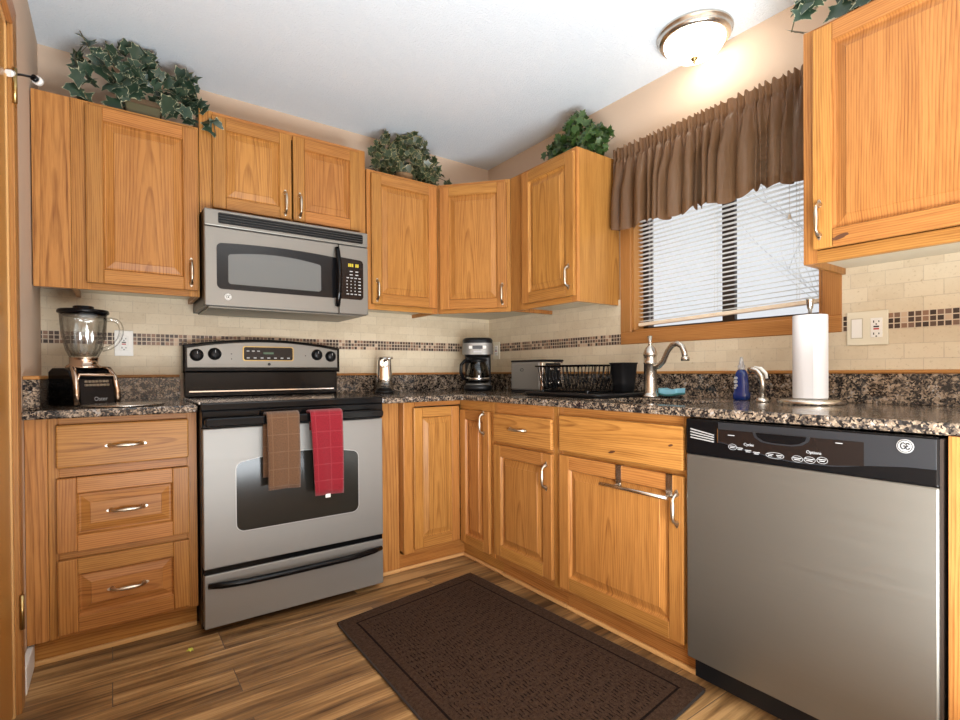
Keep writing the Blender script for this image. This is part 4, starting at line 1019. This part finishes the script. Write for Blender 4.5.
# side sprayer
c = empty('sink_sprayer', (-.190, -1.968, ZT), 'small nickel sink sprayer beside the soap bottle', 'sprayer', math.radians(90))
k = MB(); k.lathe([(.026, 0), (.027, .004), (.022, .012), (.019, .016), (0, .016)], n=24); k.build('base', M['nickel'], c)
k = MB(); k.tube([(0, 0, .012), (0, 0, .07), (.004, 0, .095), (.018, 0, .116), (.036, 0, .122), (.05, 0, .118)], [.010, .010, .0105, .012, .011, .012], 14); k.build('head', M['nickel'], c)
k = MB(); k.tube([(-.016, 0, .088), (-.012, 0, .108), (.006, 0, .126), (.030, 0, .132)], [.005, .006, .006, .004], 10); k.build('head_highlight', M['white_plastic'], c)  # white strip put in for the highlight on top of the sprayer head
# paper towels
c = empty('paper_towel_holder', (-.200, -2.134, ZT), 'round nickel upright paper towel holder right of the window sill', 'paper towel holder')
MB().lathe([(.098, 0), (.100, .003), (.100, .012), (.095, .017), (.02, .019), (0, .019)], n=48).build('base', M['nickel'], c)
k = MB(); k.lathe([(.006, .019), (.006, .330), (.009, .334), (.012, .362), (.013, .366), (0, .366)], n=16); k.build('pole', M['nickel'], c)
c = empty('paper_towel_roll', (-.200, -2.134, ZT+.0195), 'white paper towel roll on the upright holder', 'paper towel')
MB().lathe([(.0195, .001), (.052, .001), (.053, .004), (.053, .286), (.052, .289), (.0195, .289), (.0195, .001)], n=48).build('sheet_roll', M['paper'], c)
MB().lathe([(.0195, .0), (.0195, .290), (.018, .290), (.018, 0), (.0195, 0)], n=24).build('core', M['wicker'], c)
k = MB(); k.box(-.0540, -.0530, -.03, .0, .002, .288, 'z'); k.build('loose_sheet', M['paper'], c)

# ------------------------------------------------------------------ blind and valance
c = empty('window_blind', (.036, 0, 0), 'white horizontal mini blind lowered over the window', 'blind')
by0, by1 = wy0+.018, wy1-.016
mb = MB(); ns = 36; top = 2.025
zb_l, zb_r = 1.262, 1.290
for i in range(ns):
    t = i/(ns-1); zl = top+(zb_l+.018-top)*t; zr = top+(zb_r+.018-top)*t
    tl = math.radians(-5); hw = .0125
    for (ya, za, yb, zb) in ((by1, zl, by0, zr),):
        for s in range(2):
            x_a, x_m, x_c = -hw, 0, hw
            if s == 0: q = [(-hw*math.cos(tl), -hw*math.sin(tl)), (0, .0022)]
            else: q = [(0, .0022), (hw*math.cos(tl), hw*math.sin(tl))]
            mb.quad([(q[0][0], ya, za+q[0][1]), (q[1][0], ya, za+q[1][1]), (q[1][0], yb, zb+q[1][1]), (q[0][0], yb, zb+q[0][1])], smooth=True)
sl = mb.build('slats', M['slat'], c, recalc=False)
k = MB(); k.prism([(by1, zb_l+.010), (by0, zb_r+.010), (by0, zb_r-.008), (by1, zb_l-.008)], -.013, .013, 'x', .004); k.build('bottom_rail', M['blind_rail'], c)
MB().box(-.018, .018, by0, by1, 2.032, 2.060, 'y', .002).build('headrail', M['white_plastic'], c)
for yy in (-1.32, -1.66, -2.0):
    k = MB()
    for xx in (-.0128, .0128): k.tube([(xx, yy, zb_l+(zb_r-zb_l)*(yy-by1)/(by0-by1)), (xx, yy, 2.04)], .0008, 5)
    k.build('ladder_cord', M['white_plastic'], c)
k = MB(); k.tube([(-.022, -1.978, 2.03), (-.022, -1.978, 1.645)], .001, 5); k.build('pull_cord', M['white_plastic'], c)
k = MB(); k.lathe([(.003, .02), (.004, .018), (.008, .002), (.008, 0), (0, 0)], (-.022, -1.978, 1.625), 14); k.build('tassel', M['blind_rail'], c)

c = empty('valance', (0, 0, 0), 'gathered brown satin valance on a rod over the window', 'valance')
mb = MB(); N = 420; y_l, y_r = -1.165, -2.160
rnd = random.Random(5)
ph = [rnd.uniform(0, 6.28) for _ in range(8)]
NB = 19; cen = []; acc = 0
for i in range(NB+1): cen.append(acc); acc += rnd.uniform(.6, 1.5)
cen = [q/cen[-1] for q in cen]; amp = [rnd.uniform(.55, 1.1) for _ in range(NB+1)]
def phase(s):
    for i in range(NB):
        if s <= cen[i+1]: return i+(s-cen[i])/(cen[i+1]-cen[i])
    return float(NB)
def fold(s):
    p = phase(s); i = min(NB-1, int(p)); u = p-i; a = amp[i]*(1-u)+amp[i+1]*u
    return a*(.5-.5*math.cos(2*PI*u))**.8
def wave(s, t):
    fine = math.sin(phase(s)*2*PI*2.0+.6)*.55+math.sin(phase(s)*2*PI*3.0+ph[5])*.45
    if t < .16: return fine*.010
    k = min(1, (t-.16)/.35); return fine*.010*(1-k)**1.3+fold(s+.012*math.sin(s*23)*k)*(.008+.050*k)-.016*k
rows = [0, .03, .06, .09, .115, .13, .15, .18, .23, .30, .38, .46, .54, .62, .70, .78, .85, .91, .96, 1.0]
grid = []
for t in rows:
    row = []
    for i in range(N+1):
        s = i/N; y = y_l+(y_r-y_l)*s
        zt = 2.158+.005*math.sin(phase(s)*2*PI*2+.9)+.003*math.sin(s*230)
        zb = 1.722+.007*math.sin(s*2*PI*4+1)+.034*(1-fold(s))*.8+.004*math.sin(s*70)
        z = zt+(zb-zt)*t
        pinch = -.012 if .10 < t < .17 else 0
        x = -.074-pinch*.4-wave(s, t)-.012*t
        yy = y+.009*math.sin(phase(s)*2*PI)*min(1, max(0, (t-.2)*2))
        e = min(s, 1-s)*(y_l-y_r)
        if e < .012: x = x*(e/.012)+(-.012)*(1-e/.012)
        row.append(mb.bm.verts.new((x, yy, z)))
    grid.append(row)
for j in range(len(grid)-1):
    for i in range(N):
        f = mb.bm.faces.new((grid[j][i], grid[j][i+1], grid[j+1][i+1], grid[j+1][i])); f.smooth = True
mb.build('fabric', M['valance'], c, recalc=False)
k = MB(); k.tube([(-.004, y_l-.006, 2.112), (-.050, y_l-.010, 2.112), (-.054, y_l-.02, 2.112), (-.054, y_r+.02, 2.112), (-.050, y_r+.010, 2.112), (-.004, y_r+.006, 2.112)], .006, 8); k.build('rod', M['white_plastic'], c)

# ------------------------------------------------------------------ ceiling light
c = empty('ceiling_light', (-.160, -1.678, Hc), 'lit round flush ceiling light with nickel ring and frosted dome', 'ceiling light')
MB().lathe([(.150, 0), (.152, -.004), (.150, -.010), (.143, -.016), (.144, -.024), (.138, -.034), (.128, -.038), (.120, -.036)], n=56).build('ring', M['nickel'], c)
k = MB(); k.lathe([(.122, -.034), (.120, -.048), (.106, -.070), (.080, -.088), (.045, -.099), (.015, -.103), (0, -.103)], n=48); k.build('dome', M['lamp'], c)
k = MB(); k.lathe([(.014, -.100), (.016, -.106), (.010, -.112), (.005, -.116), (.007, -.122), (.004, -.127), (0, -.127)], n=18); k.build('finial', M['brass'], c)

# ------------------------------------------------------------------ ivy
LEAF = [(0, -.50), (.16, -.42), (.42, -.40), (.30, -.12), (.52, .10), (.26, .18), (.14, .30), (0, .62), (-.14, .30), (-.26, .18), (-.52, .10), (-.30, -.12), (-.42, -.40), (-.16, -.42)]
def leaf(mb, p, size, nrm, roll, rnd):
    n = Vector(nrm).normalized(); t = n.orthogonal().normalized(); t = Matrix.Rotation(roll, 3, n) @ t; b = n.cross(t)
    cv = rnd.uniform(-.25, .35)
    def W_(x, y): h = -cv*(x*x+y*y)*size+.12*size*abs(x)*(-1 if cv > 0 else 1)*0.5; return Vector(p)+t*(x*size)+b*(y*size)+n*h
    c0 = mb.bm.verts.new(W_(0, -.05)); inn = [mb.bm.verts.new(W_(x*.66, y*.66)) for x, y in LEAF]; out = [mb.bm.verts.new(W_(x, y)) for x, y in LEAF]
    m = len(LEAF)
    for i in range(m):
        j = (i+1) % m
        f = mb.bm.faces.new((c0, inn[i], inn[j])); f.smooth = True
        for l, u in zip(f.loops, (0, .66, .66)): l[mb.uv].uv = (u, 0)
        f = mb.bm.faces.new((inn[i], out[i], out[j], inn[j])); f.smooth = True
        for l, u in zip(f.loops, (.66, 1, 1, .66)): l[mb.uv].uv = (u, 0)
def plant(loc, label, mat, seed, vines, blobs, pot=None, size=(.05, .08), face=(-.3, -1, .1)):
    rnd = random.Random(seed); c = empty('potted_ivy', loc, label, 'plant'); f = MB(); st = MB(); fv = Vector(face)
    def put(p, sz, spread=.8):
        nn = fv+Vector((rnd.uniform(-1, 1), rnd.uniform(-1, 1), rnd.uniform(-.7, 1)))*spread*1.5
        leaf(f, p, sz, nn, rnd.uniform(0, 6.28), rnd)
    for pts, dens in vines:
        pts = [Vector(p) for p in pts]; st.tube(pts, .0022, 5)
        L = sum((pts[i+1]-pts[i]).length for i in range(len(pts)-1)); n = max(2, int(L*dens))
        for k in range(n):
            d = (k+.6)/n*L
            for i in range(len(pts)-1):
                s = (pts[i+1]-pts[i]).length
                if d <= s or i == len(pts)-2:
                    q = pts[i].lerp(pts[i+1], min(1, d/s)); break
                d -= s
            put(q+Vector((rnd.uniform(-.02, .02), rnd.uniform(-.02, .02), rnd.uniform(-.02, .02))), rnd.uniform(*size))
    for (cx, cy, cz_, ax, ay, az, n) in blobs:
        for _ in range(n):
            while True:
                q = Vector((rnd.uniform(-1, 1), rnd.uniform(-1, 1), rnd.uniform(-1, 1)))
                if .35 < q.length < 1: break
            pz = cz_+q.z*az
            put(Vector((cx+q.x*ax, cy+q.y*ay, max(.03, pz))), rnd.uniform(*size))
    f.build('foliage', mat, c, recalc=False); st.build('stem', M['stem'], c)
    if pot: pot(c)
    return c
def pot_rect(c):
    mb = MB(); b2 = bmesh.new(); bmesh.ops.create_cube(b2, size=1)
    for v in b2.verts: k = .82 if v.co.z < 0 else 1; v.co = Vector((v.co.x*.135*k, v.co.y*.10*k, .032+v.co.z*.062))
    bmesh.ops.bevel(b2, geom=b2.edges[:], offset=.004, segments=2, affect='EDGES'); mb.merge(b2); mb.build('pot', M['pot'], c)
    MB().box(-.072, .072, -.056, .056, .058, .082, 'x', .003).build('pot_rim', M['pot_rim'], c)
def basket(r, h):
    def f(c): MB().lathe([(r*.8, .001), (r, h*.9), (r*1.04, h), (r*.9, h), (r*.85, h*.8), (0, h*.8)], n=24).build('basket', M['wicker'], c)
    return f
T = UT+.001
plant((-2.050, -.215, T), 'variegated ivy in a small olive pot on the far left cabinet', M['ivy_var'], 21,
      [([(-.03, 0, .08), (-.08, 0, .20), (-.10, .0, .28), (-.05, -.02, .30), (.0, -.03, .27)], 26), ([(-.04, 0, .08), (-.12, -.01, .17), (-.19, -.02, .26), (-.225, -.02, .20), (-.22, -.03, .08), (-.19, -.04, .03)], 34),
       ([(.03, 0, .08), (.10, -.01, .18), (.16, -.02, .26), (.19, -.03, .27)], 26), ([(.04, 0, .08), (.12, -.03, .11), (.19, -.05, .09), (.24, -.07, .07), (.262, -.10, .0)], 30), ([(.24, -.08, .06), (.262, -.115, .02), (.268, -.122, -.03)], 10),
       ([(-.16, -.02, .2), (-.20, -.02, .28), (-.215, -.02, .31)], 14), ([(-.1, -.02, .2), (-.125, -.02, .27), (-.13, -.02, .30)], 12)],
      [(.05, -.05, .165, .14, .05, .055, 40), (-.09, -.05, .11, .07, .04, .08, 12), (.15, -.07, .08, .09, .04, .08, 22), (-.21, -.04, .14, .03, .03, .12, 8), (.0, -.04, .27, .05, .03, .03, 9), (.165, -.04, .21, .04, .03, .05, 10)], pot_rect, (.055, .090))
plant((-.765, -.190, T), 'dense speckled ivy on the cabinet right of the microwave', M['ivy_mid'], 8,
      [([(.05, 0, .10), (.09, 0, .25), (.07, -.01, .33)], 30), ([(.08, 0, .08), (.20, -.01, .10), (.28, -.02, .08), (.33, -.02, .05)], 36)],
      [(-.12, 0, .15, .09, .07, .13, 120), (.05, 0, .17, .14, .08, .14, 170), (.16, -.01, .11, .08, .06, .12, 80), (.07, 0, .28, .06, .04, .07, 24)], basket(.055, .06), (.034, .058))
plant((-.150, -1.010, T), 'bushy green ivy on the cabinet left of the window', M['ivy_green'], 4,
      [([(-.02, .1, .05), (-.03, .3, .03), (-.03, .42, .035)], 12)],
      [(0, .02, .12, .09, .16, .09, 130), (0, .0, .19, .07, .08, .08, 60), (.02, -.12, .09, .07, .07, .08, 70), (-.01, .17, .11, .05, .08, .08, 36)], basket(.05, .06), (.034, .054), (-1, -.5, .3))
plant((-.215, -2.330, T), 'trailing ivy on the large right cabinet, its tip hanging past the edge', M['ivy_var'], 15,
      [([(-.02, 0, .06), (-.06, .09, .14), (-.09, .15, .12), (-.09, .20, .07), (-.10, .205, .03)], 24)],
      [(-.04, .04, .07, .06, .06, .06, 18), (-.085, .15, .12, .02, .05, .03, 5), (-.04, -.10, .07, .05, .10, .06, 14)], basket(.05, .05), (.06, .10), (-1, -.3, .1))

# ------------------------------------------------------------------ floor things
c = empty('rug', (-1.440, -.876, 0), 'dark brown textured rug lying in front of the sink cabinets', 'rug')
rc = [(0, 0), (.728, .098), (.795, -1.128), (-.012, -1.215)]
mb = MB(); f = mb.quad([(x, y, .0105) for x, y in rc], [(0, 0), (.755, 0), (.755, 1.24), (0, 1.24)])
r = bmesh.ops.extrude_face_region(mb.bm, geom=[f])
for v in [g for g in r['geom'] if isinstance(g, bmesh.types.BMVert)]: v.co.z = .0015
mb.build('pile', M['rug'], c)
k = MB(); pts = []
for (x, y), nx in zip(rc, rc[1:]+rc[:1]):
    for t in (.02, .5, .98): pts.append((x+(nx[0]-x)*t, y+(nx[1]-y)*t, .0065))
k.tube(pts+[pts[0]], .0045, 8, False); k.build('binding', M['rug_bind'], c)
mb = MB(); leaf(mb, (-1.948, -.739, .006), .022, (0, -.3, 1), 1.0, random.Random(2)); tag(mb.build('leaf_scrap', M['leaf_bit'], solid=.001), 'tiny yellow-green leaf scrap on the floor before the stove', 'leaf')
